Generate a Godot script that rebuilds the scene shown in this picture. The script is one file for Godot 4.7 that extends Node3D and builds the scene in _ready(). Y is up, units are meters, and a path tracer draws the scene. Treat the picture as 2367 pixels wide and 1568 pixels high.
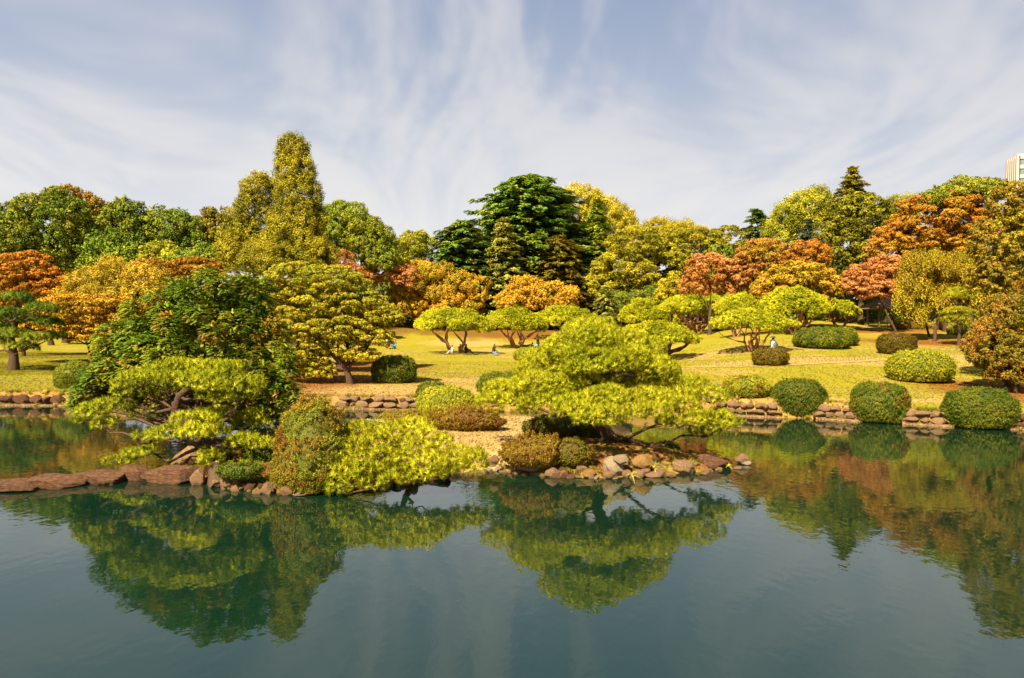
extends Node3D
# A Japanese garden pond in autumn: an island with trained pines, a lawn with umbrella pines, woods behind.

const FOCAL := 1841.0            # focal length and frame in the units of a 2367 x 1568 picture
const MIDDLE := Vector2(1183.5, 784.0)
const EYE := Vector3(0, 4.0, 0)
var look := Basis()
var rng := RandomNumberGenerator.new()
var noise := FastNoiseLite.new()
var M := {}                       # materials
var leafy := {}                   # leaf-clump meshes
var stones: Array[Mesh] = []
var taken := {}
var island_edge := PackedVector2Array()
var shore: Array[Vector2] = []
var patches := []
var island_px := []
var total := 0

func _ready() -> void:
	rng.seed = 7
	noise.seed = 11
	noise.frequency = 1.0
	noise.noise_type = FastNoiseLite.TYPE_SIMPLEX_SMOOTH
	noise.fractal_octaves = 3
	# camera
	var cam := Camera3D.new()
	cam.name = "camera"
	cam.fov = rad_to_deg(2.0 * atan(784.0 / FOCAL))
	cam.near = 0.2
	cam.far = 6000.0
	cam.position = EYE
	cam.basis = Basis(Vector3.RIGHT, -0.0168) * Basis(Vector3.BACK, 0.0165)
	look = cam.basis
	add_child(cam)
	# sky, air and exposure
	var env := Environment.new()
	env.background_mode = Environment.BG_SKY
	env.sky = Sky.new()
	env.sky.sky_material = sky_of_cirrus()
	env.tonemap_mode = Environment.TONE_MAPPER_LINEAR
	env.tonemap_exposure = 3.35
	env.sdfgi_enabled = true
	env.ssao_enabled = true
	env.ssil_enabled = true
	var world := WorldEnvironment.new()
	world.name = "world"
	world.environment = env
	add_child(world)
	# sun: behind the left shoulder, half way up the sky
	var sun := DirectionalLight3D.new()
	sun.name = "sun"
	sun.light_energy = 1.6
	sun.light_color = Color(1.0, 0.945, 0.82)
	sun.light_angular_distance = 0.5
	sun.shadow_enabled = true
	add_child(sun)
	sun.basis = Basis.looking_at(Vector3(0.34, -0.70, -0.64).normalized())

	make_materials()
	make_leaf_meshes()
	for k in 7:
		stones.append(stone_mesh(k))
	for k in 3:
		stones.append(stone_mesh(k + 10, 0.75))
	lay_out_shores()
	build_ground()
	build_far_woods()
	build_lawn_pines()
	build_topiary()
	build_near_plants()
	build_stones()
	build_fences()
	build_structures()
	build_people()

# ---------------------------------------------------------------- helpers

func ray(px: float, py: float) -> Vector3:           # direction through a point of the frame, one metre deep
	var d := look * Vector3((px - MIDDLE.x) / FOCAL, -(py - MIDDLE.y) / FOCAL, -1.0)
	return d / -d.z

func at(px: float, py: float, deep: float) -> Vector3:
	return EYE + ray(px, py) * deep

func on_level(px: float, py: float, y := 0.0) -> Vector3:
	var d := ray(px, py)
	return EYE + d * ((y - EYE.y) / d.y)

func on_ground(px: float, py: float, start := 12.0) -> Vector3:
	var d := ray(px, py)
	var t := start
	while t < 220.0:
		var p := EYE + d * t
		if p.y <= maxf(height(p.x, p.z), 0.0):
			return Vector3(p.x, maxf(height(p.x, p.z), 0.0), p.z)
		t += 0.25
	return EYE + d * 220.0

func per_px(deep: float) -> float:
	return deep / FOCAL

func rnd(a: float, b: float) -> float:
	return rng.randf_range(a, b)

func unit() -> Vector3:
	var y := rnd(-1, 1)
	var a := rnd(0, TAU)
	var r := sqrt(1.0 - y * y)
	return Vector3(r * cos(a), y, r * sin(a))

func numbered(called: String) -> String:
	if not taken.has(called):
		taken[called] = 0
		return called
	taken[called] += 1
	return "%s_%03d" % [called, taken[called]]

func tag(o: Node, label: String, category: String, group := "") -> void:
	o.set_meta("label", label)
	o.set_meta("category", category)
	if group != "":
		o.set_meta("group", group)

func thing(called: String, label: String, category: String, where: Vector3, group := "") -> Node3D:
	var o := Node3D.new()
	o.name = numbered(called)
	o.position = where
	tag(o, label, category, group)
	add_child(o)
	return o

func put(called: String, mesh: Mesh, material: Material, parent: Node = null, where := Vector3.ZERO) -> MeshInstance3D:
	var o := MeshInstance3D.new()
	o.name = called if parent != null else numbered(called)
	o.mesh = mesh
	o.material_override = material
	o.position = where
	if parent == null:
		add_child(o)
	else:
		parent.add_child(o, true)
	return o

func copies(called: String, mesh: Mesh, material: Material, buf: PackedFloat32Array, parent: Node = null) -> MultiMeshInstance3D:
	var mm := MultiMesh.new()
	mm.transform_format = MultiMesh.TRANSFORM_3D
	mm.use_colors = true
	mm.mesh = mesh
	mm.instance_count = buf.size() / 16
	mm.buffer = buf
	var o := MultiMeshInstance3D.new()
	o.name = called if parent != null else numbered(called)
	o.multimesh = mm
	o.material_override = material
	o.set_meta("kind", "stuff")
	if parent == null:
		add_child(o)
	else:
		parent.add_child(o, true)
	return o

func add_copy(buf: PackedFloat32Array, p: Vector3, up: Vector3, size: float, c: Color, flat := 1.0) -> void:
	var a := rnd(0, TAU)
	var s := Vector3(cos(a), 0.13, sin(a))
	var x := up.cross(s).normalized() * size
	var z := x.cross(up).normalized() * size
	var y := up * size * flat
	buf.append_array(PackedFloat32Array([x.x, y.x, z.x, p.x, x.y, y.y, z.y, p.y, x.z, y.z, z.z, p.z, c.r, c.g, c.b, 1.0]))

func shade(c: Color, k: float) -> Color:
	return Color(c.r * k, c.g * k, c.b * k)

func pick(palette: Array, p: Vector3, rate: float, wide := 0.22) -> Color:      # colours drift through a crown in patches
	var n := noise.get_noise_3dv(p * rate) * 0.9 + 0.5 + rnd(-0.28, 0.28)
	var f := clampf(n, 0, 0.999) * (palette.size() - 1)
	var i := int(f)
	var c: Color = palette[i]
	var d: Color = palette[mini(i + 1, palette.size() - 1)]
	return shade(c.lerp(d, f - i), rnd(1.0 - wide, 1.0 + wide))

func tube(st: SurfaceTool, path: Array, radii: Array, sides := 7) -> void:
	var rings := []
	var n := path.size()
	for i in n:
		var p: Vector3 = path[i]
		var q: Vector3 = path[mini(i + 1, n - 1)]
		var o: Vector3 = path[maxi(i - 1, 0)]
		var dir := (q - o).normalized()
		var side := dir.cross(Vector3(0.31, 0.17, 0.93)).normalized()
		var over := side.cross(dir)
		var ring := []
		var r: float = radii[i]
		for k in sides + 1:
			var a := TAU * k / sides
			var w := 1.0 + 0.12 * sin(a * 3.0 + p.y * 5.0)
			ring.append([p + (side * cos(a) + over * sin(a)) * r * w, side * cos(a) + over * sin(a), Vector2(float(k) / sides, p.y)])
		rings.append(ring)
	for i in n - 1:
		for k in sides:
			for v in [rings[i][k], rings[i][k + 1], rings[i + 1][k], rings[i][k + 1], rings[i + 1][k + 1], rings[i + 1][k]]:
				st.set_normal(v[1])
				st.set_uv(v[2])
				st.add_vertex(v[0])
	for k in sides:
		for v in [rings[n - 1][k], rings[n - 1][k + 1]]:
			st.set_normal(v[1])
			st.set_uv(v[2])
			st.add_vertex(v[0])
		st.set_normal(rings[n - 1][k][1])
		st.set_uv(Vector2.ZERO)
		st.add_vertex(path[n - 1])

func begin() -> SurfaceTool:
	var st := SurfaceTool.new()
	st.begin(Mesh.PRIMITIVE_TRIANGLES)
	return st

func limb(a: Vector3, b: Vector3, sag: float, n := 4, wild := 0.06) -> Array:      # a bent line from a to b
	var out := []
	var long := a.distance_to(b)
	for i in n + 1:
		var t := float(i) / n
		var p := a.lerp(b, t) + Vector3.UP * sag * sin(PI * t)
		if i > 0 and i < n:
			p += unit() * long * wild
		out.append(p)
	return out

func taper(a: float, b: float, n := 4) -> Array:
	var out := []
	for i in n + 1:
		out.append(lerpf(a, b, pow(float(i) / n, 0.8)))
	return out

func box(st: SurfaceTool, at_: Vector3, size: Vector3, turn := 0.0, bevel := 0.0) -> void:
	var b := Basis(Vector3.UP, turn)
	var h := size / 2.0
	var e := minf(bevel, minf(h.x, minf(h.y, h.z)) * 0.8)
	var lo := []
	for ring in [[-h.y, e], [-h.y + e, 0.0], [h.y - e, 0.0], [h.y, e]]:
		var y: float = ring[0]
		var i: float = ring[1]
		lo.append([Vector3(-h.x + i, y, -h.z + i), Vector3(h.x - i, y, -h.z + i), Vector3(h.x - i, y, h.z - i), Vector3(-h.x + i, y, h.z - i)])
	for r in 3:
		if e == 0.0 and r != 1:
			continue
		for k in 4:
			var k2 := (k + 1) % 4
			face(st, at_ + b * lo[r][k], at_ + b * lo[r][k2], at_ + b * lo[r + 1][k2], at_ + b * lo[r + 1][k])
	face(st, at_ + b * lo[3][0], at_ + b * lo[3][1], at_ + b * lo[3][2], at_ + b * lo[3][3])
	face(st, at_ + b * lo[0][3], at_ + b * lo[0][2], at_ + b * lo[0][1], at_ + b * lo[0][0])

func face(st: SurfaceTool, a: Vector3, b: Vector3, c: Vector3, d: Vector3) -> void:
	var n := (c - a).cross(b - a).normalized()
	for v in [a, b, c, a, c, d]:
		st.set_normal(n)
		st.set_uv(Vector2(v.x + v.z, v.y))
		st.add_vertex(v)

# ---------------------------------------------------------------- sky

func sky_of_cirrus() -> PanoramaSkyMaterial:
	var w := 2048
	var h := 1024
	var fast := FastNoiseLite.new()
	fast.seed = 5
	fast.frequency = 1.0
	fast.noise_type = FastNoiseLite.TYPE_SIMPLEX_SMOOTH
	fast.fractal_octaves = 4
	var soft := FastNoiseLite.new()
	soft.seed = 9
	soft.frequency = 1.0
	soft.noise_type = FastNoiseLite.TYPE_SIMPLEX_SMOOTH
	soft.fractal_type = FastNoiseLite.FRACTAL_NONE
	var data := PackedFloat32Array()
	data.resize(w * h * 3)
	var k := 1.0 / 3.35
	var at_i := 0
	for j in h:
		var el := PI * (0.5 - (j + 0.5) / h)
		if el < -0.02:
			for i in w:
				data[at_i] = 0.16 * k
				data[at_i + 1] = 0.13 * k
				data[at_i + 2] = 0.06 * k
				at_i += 3
			continue
		var y := sin(maxf(el, 0.0))
		var deg := rad_to_deg(maxf(el, 0.0))
		var t := clampf(deg / 24.0, 0, 1)
		var blue := Color(0.66, 0.77, 0.88).lerp(Color(0.235, 0.325, 0.52), pow(t, 0.70))
		blue = blue.lerp(Color(0.09, 0.14, 0.30), clampf((deg - 24.0) / 60.0, 0, 1))
		var cloud := Color(0.90, 0.87, 0.85).lerp(Color(0.70, 0.695, 0.725), t)
		var pale := 0.90 * exp(-pow(deg / 11.0, 2.0))
		for i in w:
			var a := TAU * ((i + 0.5) / w - 0.5)
			var p := Vector2(sin(a), -cos(a)) * cos(el) / (y + 0.10)
			var g := soft.get_noise_2d(p.x * 0.45 + 3.1, p.y * 0.30)
			var q := p + Vector2(g * 0.55, soft.get_noise_2d(p.x * 0.4, p.y * 0.4 + 7.7) * 0.6)
			var streak := fast.get_noise_2d(q.x * 1.7 + q.y * 0.22, q.y * 0.30 + 1.3)
			var wisp := fast.get_noise_2d(q.x * 4.2 - q.y * 0.7 + 9.0, q.y * 0.75 + 6.0)
			var curl := fast.get_noise_2d(q.x * 9.0, q.y * 5.0 + 4.0)
			var band := exp(-pow((deg - 14.0 - 2.5 * g) / 4.5, 2.0)) * 0.34
			var c := smoothstep(-0.58, 0.70, streak * 0.85 + wisp * 0.55 + g * 0.30 + curl * 0.22 + band)
			var s := blue.lerp(cloud, 0.14 + c * 0.60)
			s = s.lerp(Color(0.90, 0.875, 0.845), pale)
			data[at_i] = s.r * k
			data[at_i + 1] = s.g * k
			data[at_i + 2] = s.b * k
			at_i += 3
	var m := PanoramaSkyMaterial.new()
	m.panorama = ImageTexture.create_from_image(Image.create_from_data(w, h, false, Image.FORMAT_RGBF, data.to_byte_array()))
	return m

# ---------------------------------------------------------------- materials

func speckle(freq: float, colors: Array, seed_: int, normal := false, strength := 4.0, side := 512) -> NoiseTexture2D:
	var t := NoiseTexture2D.new()
	t.width = side
	t.height = side
	t.seamless = true
	t.noise = FastNoiseLite.new()
	t.noise.seed = seed_
	t.noise.frequency = freq
	t.noise.fractal_octaves = 5
	t.as_normal_map = normal
	t.bump_strength = strength
	if not normal and colors.size() > 0:
		var g := Gradient.new()
		g.offsets = PackedFloat32Array([0.0, 0.5, 1.0])
		g.colors = PackedColorArray(colors.map(func(c): return c.linear_to_srgb()))
		t.color_ramp = g
	return t

func matte(c: Color, rough := 0.85, tex: Texture2D = null, relief: Texture2D = null, scale := 1.0, depth := 2.0) -> StandardMaterial3D:
	var m := StandardMaterial3D.new()
	m.albedo_color = c.linear_to_srgb()
	m.roughness = rough
	m.metallic_specular = 0.3
	if tex != null:
		m.albedo_texture = tex
	if relief != null:
		m.heightmap_enabled = true
		m.heightmap_texture = relief
		m.heightmap_scale = depth
	if tex != null or relief != null:
		m.uv1_triplanar = true
		m.uv1_scale = Vector3.ONE * scale
	return m

func make_materials() -> void:
	var leaf := StandardMaterial3D.new()
	leaf.vertex_color_use_as_albedo = true
	leaf.roughness = 0.62
	leaf.metallic_specular = 0.2
	leaf.backlight_enabled = true
	leaf.backlight = Color(0.62, 0.62, 0.62)
	leaf.cull_mode = BaseMaterial3D.CULL_DISABLED
	M.leaf = leaf
	var needle: StandardMaterial3D = leaf.duplicate()
	needle.backlight = Color(0.36, 0.36, 0.36)
	needle.metallic_specular = 0.1
	M.needle = needle
	var grain := speckle(0.03, [], 21)
	M.bark = matte(Color.WHITE, 0.9, speckle(0.035, [Color(0.09, 0.040, 0.02), Color(0.26, 0.115, 0.05), Color(0.44, 0.22, 0.10)], 3), grain, 1.6, 3.0)
	M.dark_bark = matte(Color.WHITE, 0.9, speckle(0.035, [Color(0.02, 0.013, 0.008), Color(0.07, 0.040, 0.022), Color(0.20, 0.11, 0.06)], 4), grain, 1.6, 3.0)
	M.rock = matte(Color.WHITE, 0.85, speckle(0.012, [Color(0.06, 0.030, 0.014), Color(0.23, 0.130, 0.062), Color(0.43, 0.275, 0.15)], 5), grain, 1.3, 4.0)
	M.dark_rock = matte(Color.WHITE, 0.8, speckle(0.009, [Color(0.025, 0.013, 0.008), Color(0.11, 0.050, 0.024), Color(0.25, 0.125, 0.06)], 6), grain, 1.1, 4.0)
	M.moss_rock = matte(Color.WHITE, 0.9, speckle(0.010, [Color(0.08, 0.035, 0.014), Color(0.26, 0.14, 0.045), Color(0.36, 0.25, 0.06)], 7), grain, 1.3, 4.0)
	M.pale_rock = matte(Color.WHITE, 0.9, speckle(0.014, [Color(0.12, 0.065, 0.03), Color(0.40, 0.29, 0.17), Color(0.66, 0.56, 0.40)], 8), grain, 1.4, 6.0)
	M.wood = matte(Color.WHITE, 0.8, speckle(0.02, [Color(0.10, 0.06, 0.035), Color(0.20, 0.12, 0.07), Color(0.3, 0.2, 0.12)], 9), grain, 1.0, 1.0)
	var earth := StandardMaterial3D.new()
	earth.vertex_color_use_as_albedo = true
	earth.albedo_texture = speckle(0.05, [Color(0.66, 0.64, 0.60), Color(0.9, 0.9, 0.88), Color(1.0, 1.0, 1.0)], 12)
	earth.roughness = 0.95
	earth.metallic_specular = 0.15
	earth.uv1_triplanar = true
	earth.uv1_scale = Vector3.ONE * 0.35
	earth.heightmap_enabled = true
	earth.heightmap_texture = speckle(0.09, [], 13)
	earth.heightmap_scale = 5.0
	M.earth = earth
	var plain := StandardMaterial3D.new()
	plain.vertex_color_use_as_albedo = true
	plain.roughness = 0.8
	plain.metallic_specular = 0.25
	M.painted = plain
	var water := StandardMaterial3D.new()
	water.albedo_color = Color(0.0025, 0.0140, 0.0070).linear_to_srgb()
	water.roughness = 0.03
	water.metallic_specular = 0.60
	water.normal_enabled = true
	water.normal_texture = speckle(0.052, [], 14, true, 3.0, 1024)
	water.normal_scale = 0.022
	water.uv1_scale = Vector3(0.06, 0.032, 1)
	water.roughness = 0.11
	water.roughness_texture = speckle(0.005, [Color(0.02, 0.02, 0.02), Color(0.05, 0.05, 0.05), Color(0.16, 0.16, 0.16)], 33, false, 1.0, 1024)
	M.water = water

# ---------------------------------------------------------------- leaf clumps

func leaf_tri(st: SurfaceTool, a: Vector3, b: Vector3, c: Vector3, n: Vector3, tint: float) -> void:
	var g := (c - a).cross(b - a)
	var order := [a, b, c] if g.dot(n) > 0.0 else [a, c, b]
	for v in order:
		st.set_color(Color(tint, tint, tint))
		st.set_normal(n)
		st.add_vertex(v)

func clump(called: String, n: int, size: float, thin: float, flat: float, up: float, inner: float) -> void:
	var many := []
	for v in 3:
		var st := begin()
		for i in n:
			var d := unit()
			var p := d * rnd(inner, 1.0)
			p.y *= flat
			var nn := (unit() * 0.75 + d * 0.6 + Vector3.UP * up).normalized()
			var u := nn.cross(unit()).normalized()
			var w := nn.cross(u)
			var s := size * rnd(0.7, 1.3)
			var shown := (nn * 0.36 + d * 0.70 + Vector3.UP * 0.20).normalized()
			var tint := rnd(0.84, 1.12)
			var tip := p + u * s - nn * s * 0.2
			var tail := p - u * s
			leaf_tri(st, tail, p + w * s * thin, tip, shown, tint)
			leaf_tri(st, tail, p - w * s * thin, tip, shown, tint * 0.95)
		many.append(st.commit())
	leafy[called] = many

func tuft(called: String, n: int, width: float, spread: float, lift: float) -> void:
	var many := []
	for v in 3:
		var st := begin()
		for i in n:
			var d := (unit() * spread + Vector3.UP * lift).normalized()
			var side := d.cross(unit()).normalized() * width
			var from := d * 0.10 + Vector3.UP * rnd(-0.15, 0.15)
			var shown := (d * 0.8 + Vector3.UP * 0.22 + unit() * 0.35).normalized()
			leaf_tri(st, from - side, from + side, d * rnd(0.75, 1.1), shown, rnd(0.75, 1.2))
		many.append(st.commit())
	leafy[called] = many

func frond(called: String) -> void:         # a flat, slightly drooping conifer spray, its stem along +z
	var many := []
	for v in 3:
		var st := begin()
		for i in 15:
			var t := float(i) / 15.0
			for s in [-1, 1]:
				var root := Vector3(0, -0.25 * t * t, -0.9 + 1.7 * t)
				var long := 0.62 * (1.0 - 0.7 * t) * rnd(0.6, 1.2)
				var tip := root + Vector3(s * long, rnd(-0.16, 0.10), long * 0.6)
				var w := Vector3(0.0, rnd(-0.05, 0.05), 0.12)
				leaf_tri(st, root - w, root + w, tip, Vector3(s * 0.25, 0.8, rnd(0.3, 0.75)).normalized(), rnd(0.75, 1.15))
		many.append(st.commit())
	leafy[called] = many

func make_leaf_meshes() -> void:
	clump("broad", 26, 0.27, 0.55, 0.85, 0.35, 0.35)
	clump("layer", 26, 0.24, 0.60, 0.42, 0.75, 0.25)
	clump("sprig", 14, 0.30, 0.50, 0.80, 0.45, 0.3)
	clump("plume", 30, 0.30, 0.26, 1.15, 0.5, 0.25)
	tuft("needles", 40, 0.030, 1.0, 0.55)
	tuft("moss", 22, 0.075, 1.0, 0.45)
	frond("frond")
	var many := []                              # hanging strands
	for v in 3:
		var st := begin()
		for i in 9:
			var p := Vector3(rnd(-0.5, 0.5), rnd(-0.2, 0.2), rnd(-0.5, 0.5))
			for j in 6:
				var q := p + Vector3(rnd(-0.10, 0.10), -j * 0.30, rnd(-0.10, 0.10))
				var u := Vector3(rnd(-1, 1), -0.9, rnd(-1, 1)).normalized() * 0.24
				var w := u.cross(unit()).normalized() * 0.085
				var shown := (Vector3(p.x, 0.5, p.z) + unit() * 0.5).normalized()
				var tint := rnd(0.75, 1.15)
				leaf_tri(st, q, q + u * 0.5 + w, q + u, shown, tint)
				leaf_tri(st, q, q + u * 0.5 - w, q + u, shown, tint)
		many.append(st.commit())
	leafy["strand"] = many

# ---------------------------------------------------------------- the lie of the land

func lay_out_shores() -> void:
	for p in [[-900, 930], [0, 938], [165, 939], [420, 942], [640, 945], [780, 946], [950, 949], [1200, 953], [1400, 956], [1690, 962], [1780, 966], [1900, 970], [2032, 978], [2190, 987], [2367, 995], [3200, 1030]]:
		var w := on_level(p[0], p[1])
		shore.append(Vector2(w.x, -w.z))
	island_px = [[345, 1094], [380, 1112], [440, 1118], [510, 1134], [600, 1144], [690, 1148], [790, 1142], [900, 1126], [960, 1120], [1060, 1102], [1125, 1089], [1200, 1100], [1290, 1108], [1400, 1110], [1560, 1101], [1640, 1095],
			[1692, 1080], [1650, 1064], [1570, 1048], [1500, 1030], [1432, 1012], [1380, 992], [1300, 978], [1200, 972], [1100, 972], [1000, 976], [880, 984], [800, 994], [640, 1000], [540, 1010], [450, 1030], [385, 1064]]
	for p in island_px:
		var w := on_level(p[0], p[1])
		island_edge.append(Vector2(w.x, -w.z))
	# where the ground is bare: frame point, reach in metres across and deep, kind
	for p in [[760, 905, 5.5, 4.5, 0], [850, 930, 4.0, 1.0, 0], [700, 880, 5, 6, 0], [1185, 776, 8, 4, 0], [830, 850, 5, 7, 0], [60, 925, 5, 1.0, 0], [1080, 795, 5, 5, 1], [1210, 812, 7, 3, 1], [1000, 905, 7, 4, 1], [1120, 880, 4, 2, 1],
			[1790, 838, 8, 1.2, 1], [2000, 832, 7, 1.3, 1], [2010, 925, 9, 0.5, 1], [1650, 925, 3, 1.5, 1], [2320, 905, 4, 4, 0], [2180, 792, 9, 3, 0], [1960, 765, 12, 3, 0], [2260, 830, 3, 3, 1], [1720, 812, 6, 2, 1], [60, 850, 7, 6, 2], [40, 820, 9, 6, 2], [2130, 845, 4, 1.5, 1]]:
		var w := on_ground(p[0], p[1], 30.0)
		patches.append([Vector2(w.x, -w.z), p[2], p[3], p[4]])

func shore_depth(x: float, deep: float) -> float:      # how far behind the far waterline a spot lies
	var n := shore.size()
	for i in n - 1:
		var a := shore[i]
		var b := shore[i + 1]
		if x <= b.x or i == n - 2:
			return deep - (a.y + (b.y - a.y) * (x - a.x) / (b.x - a.x))
	return -1.0

func into_island(p: Vector2) -> float:       # distance to the island's edge, positive inside
	if p.x < -15.0 or p.x > 13.0 or p.y < 16.0 or p.y > 34.0:
		return -3.0
	var near := 1e9
	var n := island_edge.size()
	for i in n:
		near = minf(near, p.distance_squared_to(Geometry2D.get_closest_point_to_segment(p, island_edge[i], island_edge[(i + 1) % n])))
	return sqrt(near) * (1.0 if Geometry2D.is_point_in_polygon(p, island_edge) else -1.0)

func rise(steps: Array, d: float) -> float:
	for i in steps.size() - 1:
		if d <= steps[i + 1][0]:
			var t := clampf((d - steps[i][0]) / (steps[i + 1][0] - steps[i][0]), 0, 1)
			return lerpf(steps[i][1], steps[i + 1][1], t)
	return steps[-1][1]

const LEFT := [[34, 0.5], [40, 0.6], [50, 0.7], [71, 0.95], [100, 1.3], [150, 3.0], [300, 8.0]]
const MID := [[36, 0.55], [51, 0.75], [78, 1.0], [99, 1.45], [106, 2.15], [116, 3.3], [150, 5.5], [300, 8.0]]
const RIGHT := [[33, 0.5], [38, 0.92], [52, 2.05], [60, 2.63], [70, 3.47], [85, 4.5], [100, 5.2], [150, 7.0], [300, 9.0]]

func height(x: float, z: float) -> float:
	var d := -z
	if d < 8.0:                                    # the bank on which the photographer stands
		return lerpf(-0.8, 2.3, smoothstep(5.5, -4.0, d))
	if d < 50.0:
		var back := shore_depth(x, d)
		if back < 0.0:
			var i := into_island(Vector2(x, d))
			if i <= -0.6:
				return -0.8
			var bump := exp(-(pow(x - 2.8, 2) / 5.0 + pow(d - 23.2, 2) / 2.5)) * 0.22
			return lerpf(-0.8, 0.10, smoothstep(-0.55, 0.48, i)) + (0.30 + bump) * smoothstep(0.05, 2.0, i) + 0.03 * noise.get_noise_2d(x * 0.8, d * 0.8)
		return lerpf(-0.8, lawn(x, d), smoothstep(-0.05, 0.55, back))
	return lawn(x, d)

func lawn(x: float, d: float) -> float:
	var u := x / d
	var h := lerpf(rise(LEFT, d), rise(MID, d), smoothstep(-0.42, -0.15, u))
	h = lerpf(h, rise(RIGHT, d), smoothstep(0.06, 0.36, u))
	return h + 0.10 * noise.get_noise_2d(x * 0.05, d * 0.05)

const GREEN := Color(0.272, 0.228, 0.019)
const STRAW := Color(0.3612, 0.2451, 0.0645)
const SOIL := Color(0.215, 0.07568, 0.01892)
const MOSSY := Color(0.129, 0.1075, 0.0086)
const SAND := Color(0.43, 0.2838, 0.1118)

func ground_color(x: float, d: float, y: float) -> Color:
	var n := noise.get_noise_2d(x * 0.22, d * 0.16)
	var f := noise.get_noise_2d(x * 1.1 + 40.0, d * 0.8)
	if d < 8.0:
		return MOSSY
	if d < 50.0 and shore_depth(x, d) < 0.0:          # the island
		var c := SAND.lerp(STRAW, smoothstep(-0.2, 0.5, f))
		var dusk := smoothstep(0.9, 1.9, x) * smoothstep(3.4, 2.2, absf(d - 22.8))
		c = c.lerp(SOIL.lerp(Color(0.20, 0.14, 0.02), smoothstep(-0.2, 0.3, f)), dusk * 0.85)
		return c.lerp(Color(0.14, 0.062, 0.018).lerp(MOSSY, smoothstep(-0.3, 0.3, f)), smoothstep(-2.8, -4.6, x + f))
	var c := GREEN.lerp(STRAW, smoothstep(0.0, 0.75, n + 0.4 * f))
	c = c.lerp(Color(0.20, 0.185, 0.014), smoothstep(0.05, 0.6, noise.get_noise_2d(x * 0.5 + 11.0, d * 0.3) + 0.3 * f) * 0.28)
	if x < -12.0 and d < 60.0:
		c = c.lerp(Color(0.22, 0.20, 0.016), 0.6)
	for p in patches:
		var q: Vector2 = (Vector2(x, d) - p[0]) / Vector2(p[1], p[2])
		var k: float = smoothstep(1.25, 0.55, q.length() + 0.35 * f + 0.2 * n)
		if k > 0.0:
			c = c.lerp([SOIL, STRAW.lerp(SAND, 0.5), MOSSY][p[3]], k * 0.9)
	if d < 50.0:
		var back := shore_depth(x, d)
		c = c.lerp(STRAW.lerp(SOIL, 0.45 + 0.3 * f), smoothstep(1.7, 0.5, back + f))
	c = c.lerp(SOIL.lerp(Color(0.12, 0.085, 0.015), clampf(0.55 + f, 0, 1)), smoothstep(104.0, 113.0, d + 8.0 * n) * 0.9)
	return c

func build_ground() -> void:
	var xs := [-2500.0, -900.0, -400.0, -200.0, -130.0, -90.0]
	var x := -70.0
	while x <= 70.0:
		xs.append(x)
		x += 0.28 if absf(x) < 15.0 else (0.55 if absf(x) < 30.0 else 1.4)
	xs.append_array([90.0, 130.0, 200.0, 400.0, 900.0, 2500.0])
	var ds := [-600.0, -120.0, -40.0, -10.0, 0.0, 4.0, 6.0, 8.0, 12.0, 15.0]
	var d := 16.5
	while d < 160.0:
		ds.append(d)
		d += 0.25 if d < 40.0 else (0.6 if d < 80.0 else 2.0)
	ds.append_array([200.0, 300.0, 500.0, 900.0, 2000.0, 4500.0])
	var n := xs.size()
	var pos := PackedVector3Array()
	var col := PackedColorArray()
	var idx := PackedInt32Array()
	for dd in ds:
		for xx in xs:
			var y := height(xx, -dd)
			pos.append(Vector3(xx, y, -dd))
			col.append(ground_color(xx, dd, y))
	for j in ds.size() - 1:
		for i in n - 1:
			var a := j * n + i
			idx.append_array(PackedInt32Array([a, a + n, a + 1, a + 1, a + n, a + n + 1]))
	var nor := PackedVector3Array()
	nor.resize(pos.size())
	for t in range(0, idx.size(), 3):
		var g := (pos[idx[t + 2]] - pos[idx[t]]).cross(pos[idx[t + 1]] - pos[idx[t]])
		for k in 3:
			nor[idx[t + k]] += g
	for i in nor.size():
		nor[i] = nor[i].normalized() if nor[i].y > 0.0 else -nor[i].normalized()
	var arr := []
	arr.resize(Mesh.ARRAY_MAX)
	arr[Mesh.ARRAY_VERTEX] = pos
	arr[Mesh.ARRAY_NORMAL] = nor
	arr[Mesh.ARRAY_COLOR] = col
	arr[Mesh.ARRAY_INDEX] = idx
	var mesh := ArrayMesh.new()
	mesh.add_surface_from_arrays(Mesh.PRIMITIVE_TRIANGLES, arr)
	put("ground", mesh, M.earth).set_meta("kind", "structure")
	var st := begin()
	for v in [Vector2(-140, -4), Vector2(-140, 60), Vector2(140, 60), Vector2(-140, -4), Vector2(140, 60), Vector2(140, -4)]:
		st.set_normal(Vector3.UP)
		st.set_uv(v)
		st.set_tangent(Plane(1, 0, 0, 1))
		st.add_vertex(Vector3(v.x, 0, -v.y))
	put("pond_water", st.commit(), M.water).set_meta("kind", "structure")
	# blades of grass on the nearer lawns and along the banks
	var buf := PackedFloat32Array()
	var tries := 0
	while buf.size() < 16 * 46000 and tries < 160000:
		tries += 1
		var dd := 18.0 + 50.0 * pow(rng.randf(), 1.3)
		var xx := dd * rnd(-0.68, 0.68)
		var y := height(xx, -dd)
		if y < 0.06:
			continue
		var c := ground_color(xx, dd, y)
		add_copy(buf, Vector3(xx, y + 0.01, -dd), (Vector3.UP + unit() * 0.3).normalized(), rnd(0.035, 0.075), shade(c, rnd(0.75, 1.25)))
	copies("grass", leafy.moss[0], M.leaf, buf)

# ---------------------------------------------------------------- trees

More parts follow.
